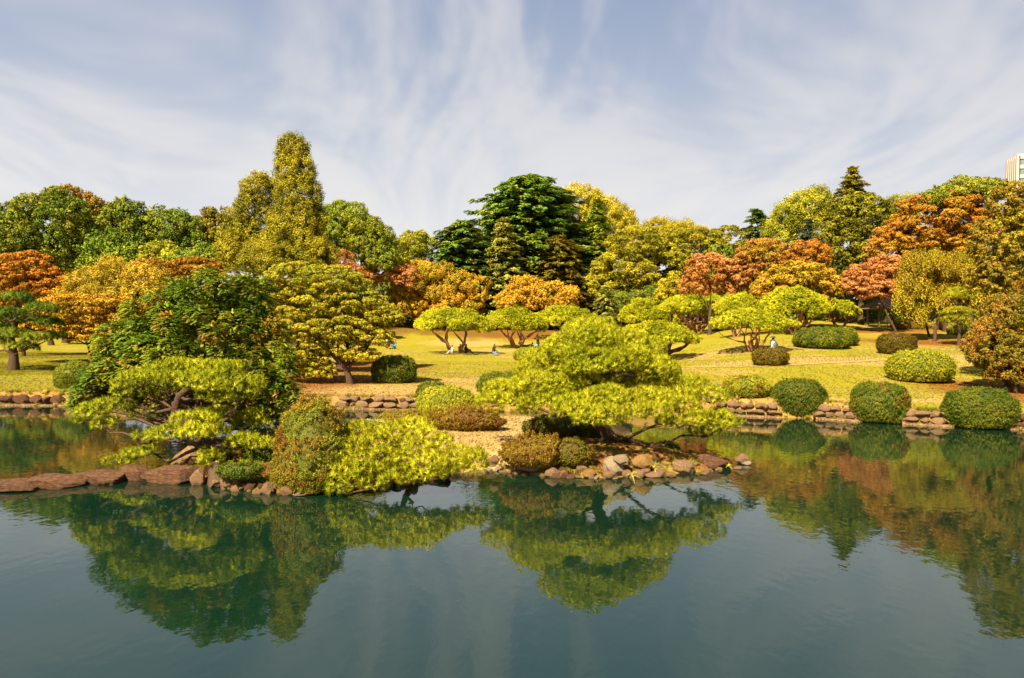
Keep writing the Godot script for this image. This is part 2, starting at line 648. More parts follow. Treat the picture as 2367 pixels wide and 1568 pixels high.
const DEEP := [Color(0.07475, 0.115, 0.0115), Color(0.1552, 0.1782, 0.01495), Color(0.2702, 0.2472, 0.0184)]
const BROWNGREEN := [Color(0.1, 0.105, 0.01), Color(0.185, 0.15, 0.014), Color(0.27, 0.17, 0.018)]
const BRIGHT := [Color(0.06, 0.125, 0.013), Color(0.13, 0.18, 0.014), Color(0.23, 0.25, 0.017)]
const OLIVE := [Color(0.1955, 0.184, 0.0115), Color(0.3335, 0.2875, 0.01495), Color(0.4715, 0.3795, 0.0207)]
const LIME := [Color(0.1785, 0.189, 0.0126), Color(0.294, 0.2835, 0.01575), Color(0.42, 0.3727, 0.0231)]
const GOLD := [Color(0.2623, 0.1941, 0.01364), Color(0.4092, 0.2728, 0.01889), Color(0.5246, 0.362, 0.03357)]
const YELLOW := [Color(0.34, 0.27, 0.013), Color(0.46, 0.365, 0.019), Color(0.54, 0.44, 0.03)]
const AMBER := [Color(0.2835, 0.1758, 0.01361), Color(0.4649, 0.2552, 0.01701), Color(0.567, 0.3175, 0.02495)]
const RUST := [Color(0.227, 0.1088, 0.00946), Color(0.3595, 0.1419, 0.01419), Color(0.4446, 0.1797, 0.02081)]
const RED := [Color(0.34, 0.140, 0.025), Color(0.47, 0.190, 0.045), Color(0.55, 0.245, 0.080)]
const CEDAR := [Color(0.08625, 0.184, 0.023), Color(0.184, 0.2875, 0.0253), Color(0.368, 0.391, 0.0299)]
const PALE := [Color(0.16, 0.19, 0.028), Color(0.30, 0.29, 0.04), Color(0.42, 0.385, 0.065)]
const PINE := [Color(0.23, 0.2472, 0.0115), Color(0.4255, 0.414, 0.01495), Color(0.575, 0.529, 0.023)]

func lobes_of(c: Vector3, big: Vector3, share: float, flat := 1.0) -> Array:
	var out := []
	var n := int(ceil(1.75 / (share * share)))
	var spin := rnd(0, TAU)
	for i in n:
		var y := 1.0 - 1.75 * (i + 0.5) / n
		var r := sqrt(maxf(0.0, 1.0 - y * y))
		var a := spin + i * 2.39996 + rnd(-0.35, 0.35)
		var d := Vector3(r * cos(a), y, r * sin(a))
		var k := share * rnd(0.70, 1.30)
		var rad := big * k
		rad.y = maxf(rad.y, minf(rad.x, rad.z) * 0.6) * flat
		out.append([c + d * big * (1.0 - k * rnd(0.55, 0.95)), rad])
	return out

func cover(lobes: Array, palette: Array, size: float, dens: float, upright: float, below := -0.75, flat := 1.0, wide := 0.22) -> PackedFloat32Array:
	var buf := PackedFloat32Array()
	var all := lobes.size()
	for i in all:
		var c: Vector3 = lobes[i][0]
		var r: Vector3 = lobes[i][1]
		var near: Array[Vector3] = []
		var inv: Array[Vector3] = []
		for k in all:
			if k == i:
				continue
			var gap: Vector3 = ((lobes[k][0] as Vector3) - c).abs()
			var both: Vector3 = r + lobes[k][1]
			if gap.x < both.x and gap.y < both.y and gap.z < both.z:
				near.append(lobes[k][0])
				inv.append(Vector3.ONE / (lobes[k][1] as Vector3))
		var area := 4.19 * (r.x * r.y + r.y * r.z + r.x * r.z)
		var n := int(dens * area / (size * size * 3.0)) + 3
		var tone := rnd(0.84, 1.18)
		for j in n:
			var d := unit()
			if d.y < below:
				continue
			var p := c + d * r * (1.0 - 0.30 * rng.randf() * rng.randf() + 0.22 * noise.get_noise_3dv((c + d * r) * (0.7 / size * 0.35)))
			var buried := false
			for k in near.size():
				if ((p - near[k]) * inv[k]).length_squared() < 0.55:
					buried = true
					break
			if buried:
				continue
			var up := ((d / r).normalized() + Vector3.UP * upright + unit() * 0.25).normalized()
			add_copy(buf, p, up, size * rnd(0.72, 1.3), shade(pick(palette, p, 0.22, wide), tone), flat)
	total += buf.size() / 16
	return buf

func shifted(lobes: Array, by: Vector3) -> Array:
	return lobes.map(func(l): return [l[0] - by, l[1]])

func trunk_and_limbs(o: Node3D, tips: Array, thick: float, bark: Material, fork: float, lean := Vector3.ZERO) -> void:
	var top := Vector3.ZERO
	for t in tips:
		top += (t as Vector3) / tips.size()
	var split := Vector3(top.x * fork, top.y * fork, top.z * fork) + lean
	var st := begin()
	var path := limb(Vector3(0, -0.4, 0), split, 0.0, 4, 0.025)
	var rad := taper(thick * 1.25, thick * 0.72)
	rad[0] = thick * 1.6
	tube(st, path, rad, 9)
	var trunk := put("trunk", st.commit(), bark, o)
	for t in tips:
		var s := begin()
		tube(s, limb(split - Vector3.UP * thick, t, -0.03 * split.distance_to(t), 4, 0.05), taper(thick * 0.5, thick * 0.12), 6)
		put("limb", s.commit(), bark, trunk)

func wood_tree(called: String, label: String, kind: String, deep: float, masses: Array, palette: Array, size: float, opt := {}) -> Node3D:
	var trunk_px: float = opt.get("trunk", masses[0][0])
	var foot := at(trunk_px, 760, deep)
	foot.y = height(foot.x, foot.z)
	var o := thing(called, label, "tree", foot, opt.get("group", ""))
	var lobes := []
	var tips := []
	var px := per_px(deep)
	var share: float = opt.get("share", 0.36)
	for m in masses:
		var c := at(m[0], m[1], deep + (m[4] if m.size() > 4 else 0.0)) - foot
		var big := Vector3(m[2] * px, m[3] * px, maxf(m[2] * 0.85, m[3] * 0.6) * px)
		if kind == "layer":
			lobes.append_array(lobes_of(c, big, share * 0.85, 0.55))
		else:
			lobes.append_array(lobes_of(c, big, share))
		tips.append(c + Vector3(0, -big.y * 0.25, 0))
		if masses.size() < 3:
			for s in [-1, 1]:
				tips.append(c + Vector3(s * big.x * 0.5, -big.y * 0.1, rnd(-0.4, 0.4) * big.z))
	trunk_and_limbs(o, tips, opt.get("thick", clampf(0.022 * tips[0].y, 0.10, 0.32)), opt.get("bark", M.dark_bark), opt.get("fork", 0.5))
	var leaf: String = {"layer": "layer", "broad": "broad", "plume": "plume", "strand": "strand", "moss": "moss"}[kind]
	var upright := 0.9 if kind == "layer" else (1.2 if kind == "plume" else 0.35)
	if kind == "strand":
		upright = 6.0
	copies("crown", leafy[leaf][rng.randi() % 3], M.leaf, cover(lobes, palette, size * 0.74, opt.get("dens", 2.1), upright, -0.8), o)
	return o

func tier_tree(called: String, label: String, deep: float, apex: Array, low: float, half: float, palette: Array, size: float, opt := {}) -> void:
	# a conifer of drooping tiers: APEX frame point of its tip, LOW where its lowest boughs hang, HALF their half width
	var tip := at(apex[0], apex[1], deep)
	var foot := Vector3(tip.x, height(tip.x, tip.z), tip.z)
	var o := thing(called, label, "tree", foot, opt.get("group", ""))
	var top := tip.y - foot.y
	var bottom := at(apex[0], low, deep).y - foot.y
	var wide := half * per_px(deep)
	var st := begin()
	tube(st, limb(Vector3(0, -0.4, 0), Vector3(0, top * 0.98, 0), 0, 6, 0.004), taper(0.018 * top + 0.08, 0.02, 6), 8)
	put("trunk", st.commit(), M.dark_bark, o)
	var buf := PackedFloat32Array()
	var bend: float = opt.get("bend", 0.8)
	var gap: float = opt.get("gap", 0.9)
	var y := top - gap * 0.3
	var wood := begin()
	while y > bottom:
		var t := (top - y) / (top - bottom)
		var r := wide * pow(t, bend) * rnd(0.85, 1.08) + 0.12
		var n := int(clampf(4.0 + r * 2.6, 5, 18))
		var spin := rnd(0, TAU)
		for i in n:
			var a := spin + TAU * (i + rnd(-0.3, 0.3)) / n
			var long := r * rnd(0.50, 1.16)
			var rise_ := rnd(-0.32, 0.32) * gap
			var dir := Vector3(cos(a), 0, sin(a))
			var lift: float = rnd(0.0, 0.22) + opt.get("lift", 0.0)
			if long > 1.0:
				tube(wood, [Vector3(0, y, 0), Vector3(0, y, 0) + dir * long * 0.5 + Vector3.UP * (lift * long * 0.4 + rise_ * 0.5), Vector3(0, y, 0) + dir * long * 0.9 + Vector3.UP * (lift * long * 0.5 + rise_)], [0.06 + long * 0.012, 0.04, 0.012], 5)
			var steps := int(long / (size * 0.55)) + 2
			for k in steps:
				var s := (k + rng.randf()) / steps
				if s < 0.15 and t > 0.2:
					continue
				var across := size * 0.9 * (1.15 - s) * (1.0 + long * 0.18)
				for w in (4 if long > 1.6 else 3):
					var p := Vector3(0, y, 0) + dir * long * s + dir.cross(Vector3.UP) * rnd(-across, across) + Vector3.UP * (lift * long * s * (1.3 - s * 1.1) + rise_ * s + rnd(-0.22, 0.22) * size)
					add_frond(buf, p, (dir + unit() * 0.7).normalized(), size * rnd(0.55, 1.1), pick(palette, p + foot, 0.3))
		y -= gap * rnd(0.75, 1.2) * (0.55 + 0.45 * t)
	put("boughs", wood.commit(), M.dark_bark, o).set_meta("kind", "stuff")
	copies("crown", leafy.frond[rng.randi() % 3], M.leaf, buf, o)

func add_frond(buf: PackedFloat32Array, p: Vector3, out: Vector3, size: float, c: Color) -> void:
	var z := Vector3(out.x, out.y * 0.4 - 0.12, out.z).normalized() * size
	var x := Vector3.UP.cross(z).normalized() * size
	var y := z.cross(x).normalized() * size
	buf.append_array(PackedFloat32Array([x.x, y.x, z.x, p.x, x.y, y.y, z.y, p.y, x.z, y.z, z.z, p.z, c.r, c.g, c.b, 1.0]))

func build_far_woods() -> void:
	# left
	wood_tree("broadleaf_tree", "brown leaved crown peeking over the big dark tree at far left", "broad", 92, [[150, 468, 62, 34], [215, 490, 40, 30]], BROWNGREEN.slice(1, 3) + [Color(0.26, 0.12, 0.015)], 0.6)
	wood_tree("broadleaf_tree", "biggest dark green domed tree at the far left of the skyline", "broad", 84, [[115, 535, 112, 95], [40, 560, 60, 85], [180, 575, 62, 75], [80, 620, 80, 60]], DEEP, 0.6, {"share": 0.27, "trunk": 120})
	wood_tree("broadleaf_tree", "dark green tree right of the biggest dark dome on the left skyline", "broad", 88, [[285, 530, 66, 68], [250, 570, 50, 60], [320, 580, 55, 60]], DEEP, 0.6, {"share": 0.28})
	wood_tree("broadleaf_tree", "mid green rounded tree in the middle of the left skyline", "broad", 90, [[395, 545, 78, 62], [430, 580, 60, 60]], DEEP, 0.6, {"share": 0.27})
	wood_tree("broadleaf_tree", "sparse brown green tree left beside the tall conifer on the skyline", "broad", 92, [[495, 545, 55, 65], [540, 560, 50, 60], [470, 590, 50, 60]], BROWNGREEN, 0.6, {"share": 0.3})
	wood_tree("broadleaf_tree", "small bright green tree below the dark left skyline trees", "broad", 74, [[250, 575, 48, 42], [285, 605, 52, 42], [225, 610, 40, 40]], BRIGHT, 0.5, {"share": 0.33})
	wood_tree("broadleaf_tree", "small pale yellow green tree under the left skyline, right of the bright green one", "broad", 73, [[372, 590, 44, 34], [350, 615, 40, 30]], LIME, 0.45)
	wood_tree("broadleaf_tree", "low green tree tucked below the left shoulder of the tall conifer", "broad", 70, [[455, 610, 60, 35], [500, 600, 40, 30]], BRIGHT, 0.45)
	wood_tree("maple_tree", "rust red maple at the left edge of the photograph", "layer", 64, [[55, 620, 70, 48], [110, 660, 70, 40], [20, 680, 60, 50]], RUST, 0.42)
	wood_tree("maple_tree", "orange brown maple in front of the small pale tree", "layer", 62, [[455, 620, 70, 28], [400, 640, 60, 30], [350, 615, 40, 18]], BROWNGREEN.slice(2, 3) + RUST.slice(0, 2), 0.4)
	wood_tree("cherry_tree", "golden wispy tree with upright pale twigs behind the left pine", "plume", 60, [[265, 640, 60, 45], [330, 650, 60, 38], [215, 660, 60, 38], [270, 690, 120, 40]], GOLD, 0.38, {"share": 0.30, "dens": 1.7})
	wood_tree("maple_tree", "orange brown spreading maple between the left pine and the juniper", "layer", 57, [[165, 715, 90, 38], [260, 720, 80, 45], [120, 760, 80, 30], [220, 765, 70, 35]], AMBER, 0.38, {"share": 0.3, "trunk": 215})
	# the tall conifer and its twin
	wood_tree("cypress_tree", "shorter golden green conifer leaning on the left of the tall one", "plume", 53, [[600, 445, 46, 44], [585, 510, 58, 62], [560, 575, 62, 60], [600, 590, 70, 60]], [Color(0.14, 0.135, 0.010), Color(0.25, 0.215, 0.013), Color(0.37, 0.30, 0.018)], 0.30, {"share": 0.25, "dens": 2.5, "fork": 0.8, "trunk": 590})
	wood_tree("cypress_tree", "tallest tree, golden green conifer with a rounded column top on the left", "plume", 49, [[676, 352, 36, 44], [681, 400, 48, 52], [690, 455, 54, 58], [688, 515, 66, 58], [680, 570, 82, 58], [650, 600, 90, 48], [705, 595, 74, 50]], [Color(0.14, 0.135, 0.010), Color(0.25, 0.215, 0.013), Color(0.37, 0.30, 0.018)], 0.28, {"share": 0.23, "dens": 2.6, "fork": 0.8, "trunk": 680})
	wood_tree("broadleaf_tree", "bright green domed tree right behind the tallest conifer", "broad", 112, [[800, 530, 72, 64], [850, 560, 62, 60], [770, 545, 60, 70], [880, 600, 50, 40]], LIME.slice(0, 2) + BRIGHT.slice(1, 3), 0.5, {"share": 0.28})
	wood_tree("maple_tree", "slim coral red maple wedged right of the tallest conifer", "layer", 98, [[795, 605, 26, 32], [815, 630, 30, 24]], RED, 0.34)
	wood_tree("maple_tree", "vermilion maple between the bright green dome and the amber trees", "layer", 113, [[880, 625, 46, 34], [845, 640, 36, 30], [930, 640, 40, 34]], RED, 0.36)
	wood_tree("broadleaf_tree", "low yellow green tree at the lowest dip of the skyline", "broad", 122, [[960, 565, 50, 34], [930, 585, 40, 34], [950, 620, 50, 40]], LIME.slice(0, 2) + GOLD.slice(0, 1), 0.5)
	wood_tree("cherry_tree", "amber tree behind the left umbrella pine", "broad", 117, [[990, 660, 90, 56], [1060, 675, 72, 48], [940, 700, 60, 40], [1020, 715, 90, 35]], AMBER.slice(1, 3) + GOLD.slice(0, 2), 0.5, {"share": 0.3})
	wood_tree("cherry_tree", "orange round crowned tree behind the middle umbrella pine", "broad", 116, [[1215, 680, 48, 42], [1285, 690, 62, 38], [1180, 700, 40, 30]], AMBER.slice(1, 3) + GOLD.slice(1, 2), 0.48)
	# the middle
	wood_tree("ginkgo_tree", "yellow ginkgo with feathery twig tips behind the dark cedar", "plume", 136, [[1340, 478, 62, 52], [1395, 500, 60, 48], [1440, 520, 36, 36], [1385, 560, 90, 60]], YELLOW, 0.62, {"share": 0.26})
	tier_tree("cedar_tree", "big dark green cedar topping the middle of the skyline", 131, [1222, 408], 640, 204, CEDAR, 1.0, {"bend": 0.43, "gap": 0.95})
	tier_tree("cedar_tree", "dark pointed cedar in front of the yellow ginkgo", 128, [1381, 462], 690, 80, CEDAR.slice(1, 3) + LIME.slice(0, 1), 0.85, {"bend": 0.7, "gap": 1.1})
	tier_tree("cedar_tree", "pale green cedar with drooping tiers left of the middle", 120, [1165, 505], 745, 84, PALE.slice(0, 3) + OLIVE.slice(1, 2), 0.8, {"bend": 0.6, "gap": 1.05})
	tier_tree("fir_tree", "dark green fir left of the pale cedar", 122, [1068, 512], 740, 118, BROWNGREEN.slice(1, 2) + CEDAR, 0.8, {"bend": 0.42, "gap": 0.95})
	tier_tree("fir_tree", "dark brownish fir between the pale cedar and the pointed cedar", 121, [1290, 545], 745, 112, BROWNGREEN.slice(1, 3) + OLIVE.slice(0, 2), 0.75, {"bend": 0.48, "gap": 0.9})
	wood_tree("broadleaf_tree", "yellow tufted crown rising over the wide olive wood", "plume", 138, [[1545, 540, 70, 34], [1580, 550, 60, 30]], YELLOW.slice(0, 2), 0.6)
	wood_tree("broadleaf_tree", "wide olive tree right of the pointed cedar", "layer", 121, [[1480, 570, 84, 50], [1440, 630, 80, 60], [1520, 620, 90, 70], [1400, 670, 60, 50], [1530, 590, 70, 40, 4], [1560, 660, 70, 44, 3]], OLIVE, 0.55, {"share": 0.27})
	wood_tree("broadleaf_tree", "olive brown tree sloping down to the right of the yellow crown", "layer", 122, [[1610, 575, 80, 56], [1680, 565, 70, 46], [1600, 640, 70, 50]], OLIVE.slice(0, 2) + AMBER.slice(0, 1), 0.55, {"share": 0.28})
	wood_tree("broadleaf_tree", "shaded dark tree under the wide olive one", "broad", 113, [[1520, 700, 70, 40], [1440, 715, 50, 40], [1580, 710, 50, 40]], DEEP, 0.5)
	tier_tree("fir_tree", "small pale fir standing behind the lawn pines", 108, [1400, 662], 757, 46, PALE, 0.5, {"bend": 0.75, "gap": 0.6})
	wood_tree("broadleaf_tree", "small bright yellow bush above the lawn pines", "layer", 104, [[1552, 660, 30, 24], [1535, 680, 24, 20]], YELLOW, 0.36)
	# right
	wood_tree("maple_tree", "round coral red maple above the lawn pines", "layer", 84, [[1640, 625, 56, 46], [1690, 650, 40, 46], [1610, 660, 40, 34]], RED, 0.42, {"share": 0.3, "thick": 0.2})
	tier_tree("pine_tree", "airy blue green tree standing alone on the right skyline", 110, [1752, 485], 570, 44, BRIGHT.slice(0, 2) + PALE.slice(1, 2), 0.7, {"bend": 0.35, "gap": 1.3, "lift": 0.25})
	wood_tree("ginkgo_tree", "yellow green ginkgo left of the spire on the right skyline", "plume", 104, [[1880, 485, 58, 52], [1830, 510, 48, 48], [1910, 530, 60, 50], [1800, 545, 40, 50]], LIME, 0.6, {"share": 0.27})
	tier_tree("fir_tree", "pointed fir spire on the right skyline", 94, [1972, 385], 505, 72, OLIVE.slice(0, 3) + LIME.slice(0, 1), 0.55, {"bend": 0.85, "gap": 0.8})
	wood_tree("broadleaf_tree", "dark olive tree below the pointed spire", "layer", 90, [[1990, 500, 74, 56], [1960, 560, 66, 60], [2040, 530, 60, 56], [1985, 620, 70, 60]], BROWNGREEN.slice(0, 1) + OLIVE.slice(0, 2), 0.52, {"share": 0.27})
	tier_tree("fir_tree", "small blue white fir poking out below the ginkgo", 92, [1868, 505], 560, 22, [Color(0.12, 0.15, 0.08), Color(0.24, 0.26, 0.16)], 0.4, {"bend": 0.7, "gap": 0.6})
	wood_tree("broadleaf_tree", "thin pale branched tree at the skyline left of the big rust maple", "plume", 100, [[2100, 475, 60, 26], [2080, 500, 50, 30]], LIME.slice(0, 2) + OLIVE.slice(1, 2), 0.5, {"dens": 1.3})
	wood_tree("maple_tree", "coral maple left of the dark olive tree on the right", "layer", 84, [[1770, 590, 66, 44], [1720, 620, 40, 40], [1750, 640, 60, 40]], RED.slice(0, 2) + AMBER.slice(0, 2), 0.42, {"share": 0.3})
	wood_tree("maple_tree", "rust orange maple between the coral maple and the dark olive tree", "layer", 82, [[1870, 595, 52, 44], [1840, 630, 56, 38], [1800, 660, 50, 34]], RUST, 0.42, {"share": 0.3})
	wood_tree("maple_tree", "golden orange maple right behind the largest lawn pine", "layer", 78, [[1850, 645, 84, 44], [1800, 670, 66, 36], [1900, 665, 56, 36], [1835, 690, 84, 34]], GOLD.slice(0, 2) + AMBER.slice(1, 3), 0.4, {"share": 0.28})
	wood_tree("broadleaf_tree", "dark crowned tree peeping over the big rust maple beside the tower", "broad", 78, [[2240, 445, 60, 34], [2290, 440, 46, 30], [2190, 465, 60, 34]], DEEP.slice(1, 3), 0.5)
	wood_tree("maple_tree", "big rust maple filling the upper right", "layer", 79, [[2180, 500, 110, 58], [2110, 545, 90, 48], [2250, 540, 90, 70], [2060, 580, 60, 40], [2190, 575, 90, 40]], RUST.slice(1, 3) + AMBER.slice(1, 2) + RUST.slice(0, 1), 0.36, {"share": 0.25, "trunk": 2190, "thick": 0.24})
	wood_tree("maple_tree", "pink red maple over the garden pavilion", "layer", 77, [[2010, 640, 62, 36], [2050, 620, 50, 34], [2030, 670, 70, 28], [1975, 660, 40, 24]], RED.slice(1, 3), 0.36, {"share": 0.28, "trunk": 2075})
	wood_tree("willow_tree", "golden weeping tree on the right with hanging strands", "strand", 68, [[2150, 606, 66, 34], [2222, 616, 80, 40], [2112, 652, 40, 34], [2285, 640, 54, 44], [2088, 690, 20, 34], [2168, 682, 36, 30], [2200, 652, 50, 36], [2255, 676, 42, 30], [2125, 715, 24, 22]], GOLD.slice(0, 2) + OLIVE.slice(1, 2), 0.62, {"share": 0.28, "trunk": 2160, "dens": 2.6})
	wood_tree("cherry_tree", "low yellow green weeping tree beside the pavilion", "strand", 72, [[2110, 690, 34, 24], [2150, 705, 46, 26]], LIME.slice(0, 2) + GOLD.slice(0, 1), 0.45, {"trunk": 2150, "dens": 2.4})
	wood_tree("broadleaf_tree", "tall brown green tree at the right edge of the photograph", "layer", 42, [[2345, 480, 62, 66], [2310, 560, 70, 70], [2360, 600, 76, 80], [2300, 640, 60, 50], [2400, 520, 70, 110]], BROWNGREEN.slice(1, 3) + OLIVE.slice(1, 2), 0.28, {"share": 0.24, "trunk": 2345, "thick": 0.26})
	wood_tree("broadleaf_tree", "reddish brown bushy tree drooping to the lawn at the right edge", "broad", 40, [[2330, 730, 62, 52], [2300, 800, 66, 62], [2370, 790, 70, 80], [2340, 850, 66, 46], [2400, 700, 60, 60]], RUST.slice(1, 2) + BROWNGREEN.slice(0, 3) + RED.slice(0, 1), 0.20, {"share": 0.26, "trunk": 2350, "thick": 0.16, "fork": 0.3})
	# what shows between the trunks: the dim inside of the wood, shrubs one cannot count
	var buf := PackedFloat32Array()
	for i in 7000:
		var u := rnd(-0.80, 0.80)
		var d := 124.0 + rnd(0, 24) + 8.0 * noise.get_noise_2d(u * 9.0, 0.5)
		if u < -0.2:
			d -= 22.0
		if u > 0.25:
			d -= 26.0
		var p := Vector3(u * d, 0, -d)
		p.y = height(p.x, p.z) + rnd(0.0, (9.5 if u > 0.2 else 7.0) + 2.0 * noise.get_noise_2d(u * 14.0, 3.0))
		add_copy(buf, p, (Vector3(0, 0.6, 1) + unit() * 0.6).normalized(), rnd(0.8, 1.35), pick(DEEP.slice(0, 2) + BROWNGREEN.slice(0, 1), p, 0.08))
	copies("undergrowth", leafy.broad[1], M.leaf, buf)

# ---------------------------------------------------------------- umbrella pines on the lawn

func lawn_pine(label: String, foot_px: Array, crown: Array, stems: int, opt := {}) -> void:
	# CROWN: left, right, top and lower rim in the frame
	var foot := on_ground(foot_px[0], foot_px[1], opt.get("from", 45.0))
	var deep := -foot.z
	var o := thing("umbrella_pine", label, "pine tree", foot, "umbrella pines on the lawn")
	var px := per_px(deep)
	var c := at((crown[0] + crown[1]) / 2.0, crown[3] + 5.0, deep) - foot
	var wide: float = (crown[1] - crown[0]) / 2.0 * px * 1.08
	var high: float = (crown[3] + 5.0 - crown[2]) * px
	var lobes := []
	var tips := []
	var wob := rnd(0, TAU)
	var n: int = opt.get("pads", 70)
	for i in n:
		var f := (i + 0.5) / n
		var rr := sqrt(f) * 0.97
		var a := i * 2.39996 + rnd(-0.2, 0.2)
		var dome := 1.0 - pow(rr, 2.2)
		var p := c + Vector3(cos(a) * rr * wide, high * (0.13 + 0.72 * dome) + rnd(-0.10, 0.07) * high, sin(a) * rr * wide) * Vector3(1, 1, 1)
		p += Vector3(p.x - c.x, 0, p.z - c.z) * (0.10 * sin(a * 3.0 + wob) + 0.06 * sin(a * 7.0 + wob * 2.0))
		var r := wide * rnd(0.13, 0.19)
		lobes.append([p, Vector3(r, high * rnd(0.12, 0.21), r)])
		if i % 2 == 0:
			lobes.append([p - Vector3(p.x - c.x, 0, p.z - c.z) * 0.08 - Vector3.UP * high * (0.10 + 0.26 * dome * rng.randf()), Vector3(r * 1.2, high * 0.14, r * 1.2)])
		if i % 6 == 1:
			tips.append(p - Vector3.UP * high * 0.22)
	var bark: Material = opt.get("bark", M.bark)
	var thick: float = opt.get("thick", 0.082 * wide)
	for s in stems:
		var a: float = TAU * (s + rnd(-0.2, 0.2)) / stems + opt.get("spin", 0.4)
		var start := Vector3(cos(a), 0, sin(a)) * thick * (0.9 if stems > 1 else 0.0)
		var split := start + Vector3(cos(a) * wide * (0.20 if stems > 1 else 0.03), c.y * rnd(0.42, 0.60), sin(a) * wide * (0.20 if stems > 1 else 0.03))
		var st := begin()
		var r0 := thick * (0.72 if stems > 1 else 1.2)
		var rad := taper(r0, r0 * 0.72)
		rad[0] = r0 * 1.35
		tube(st, limb(start + Vector3.DOWN * 0.25, split, 0, 4, 0.03), rad, 9)
		var stem := put("stem", st.commit(), bark, o)
		for k in tips.size():
			if k % stems != s:
				continue
			var b := begin()
			var best: Vector3 = tips[k]
			for q in tips:                      # the tip that lies this stem's way
				if (q as Vector3).distance_to(split) < best.distance_to(split) and rng.randf() < 0.25:
					best = q
			tube(b, limb(split - Vector3.UP * r0 * 0.6, best, -0.05 * wide, 4, 0.05), taper(r0 * 0.58, r0 * 0.13), 6)
			put("limb", b.commit(), bark, stem)
	copies("crown", leafy.moss[rng.randi() % 3], M.needle, cover(lobes, opt.get("palette", PINE), opt.get("size", 0.155), 2.3, 1.3, -0.85, 1.0, 0.34), o)

func build_lawn_pines() -> void:
	lawn_pine("umbrella pine at the far left of the lawn group, people resting at its trunk", [1050, 818], [962, 1122, 711, 757], 2, {"spin": 2.9})
	lawn_pine("second umbrella pine from the left, its three stems fanning out", [1195, 805], [1122, 1250, 711, 757], 4)
	lawn_pine("umbrella pine partly hidden behind the top of the island pine", [1318, 787], [1235, 1378, 706, 750], 2, {"bark": M.dark_bark})
	lawn_pine("low leaning umbrella pine just right of the small pale fir", [1500, 772], [1430, 1565, 691, 742], 3)
	lawn_pine("umbrella pine with long bare brown stems left of the twin group", [1610, 770], [1530, 1690, 676, 722], 4)
	lawn_pine("umbrella pine behind and between the two largest lawn pines", [1700, 780], [1660, 1758, 678, 722], 3)
	lawn_pine("tallest umbrella pine of the lawn, behind the double hedge dome", [1837, 773], [1760, 1918, 666, 722], 5)
	lawn_pine("umbrella pine at the right end of the lawn group", [1940, 756], [1855, 1976, 690, 726], 3)
	lawn_pine("nearest umbrella pine of the lawn, slender stems spread like a fan", [1743, 813], [1653, 1817, 715, 757], 6, {"thick": 0.17})
	# dark pruned pine at the lawn's edge behind the island pine
	lawn_pine("dark pruned pine leaning just right behind the top of the island pine", [1540, 832], [1438, 1604, 742, 790], 1, {"bark": M.dark_bark, "size": 0.14, "from": 40.0})

# ---------------------------------------------------------------- clipped shrubs

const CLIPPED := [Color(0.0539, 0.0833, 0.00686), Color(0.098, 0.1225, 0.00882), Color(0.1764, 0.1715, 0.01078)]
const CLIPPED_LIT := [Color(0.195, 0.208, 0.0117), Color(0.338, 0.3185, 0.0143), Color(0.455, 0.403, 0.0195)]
const CLIPPED_RUST := [Color(0.09, 0.060, 0.008), Color(0.175, 0.110, 0.010), Color(0.26, 0.175, 0.013)]
const AZALEA := [Color(0.165, 0.066, 0.0132), Color(0.198, 0.1155, 0.011), Color(0.286, 0.209, 0.0132)]

func dome_mesh(box_: Vector3, seat: float, square: float, bumps: float, color: Color, off: Vector3) -> ArrayMesh:
	# a shrub's body: widest at SEAT of its height, SQUARE makes its flanks steeper
	var st := begin()
	var rows := 14
	var cols := 26
	var pts := []
	for j in rows + 1:
		for i in cols + 1:
			pts.append(dome_point(box_, seat, square, float(j) / rows, TAU * (i % cols) / cols, bumps, off))
	st.set_color(color)
	st.set_smooth_group(0)
	for j in rows:
		for i in cols:
			var a := j * (cols + 1) + i
			for k in [a, a + cols + 1, a + 1, a + 1, a + cols + 1, a + cols + 2]:
				st.set_color(color)
				st.add_vertex(pts[k])
	st.index()
	st.generate_normals()
	return st.commit()

func dome_point(box_: Vector3, seat: float, square: float, v: float, a: float, bumps: float, off: Vector3) -> Vector3:
	var y := cos(PI * v)
	var r := pow(maxf(0.0, 1.0 - absf(pow(absf(y), 2.0))), 0.5 / square)
	if y < 0.0:                       # it keeps most of its width down to the ground
		r = 1.0 - (0.20 if square > 1.05 else 0.5) * y * y if v < 0.97 else 0.0
	var yy: float = seat + y * (1.0 - seat) if y > 0.0 else seat + y * seat
	var p := Vector3(cos(a) * r * box_.x, yy * box_.y, sin(a) * r * box_.z)
	return p * (1.0 + bumps * noise.get_noise_3dv(p * 1.3 + off))

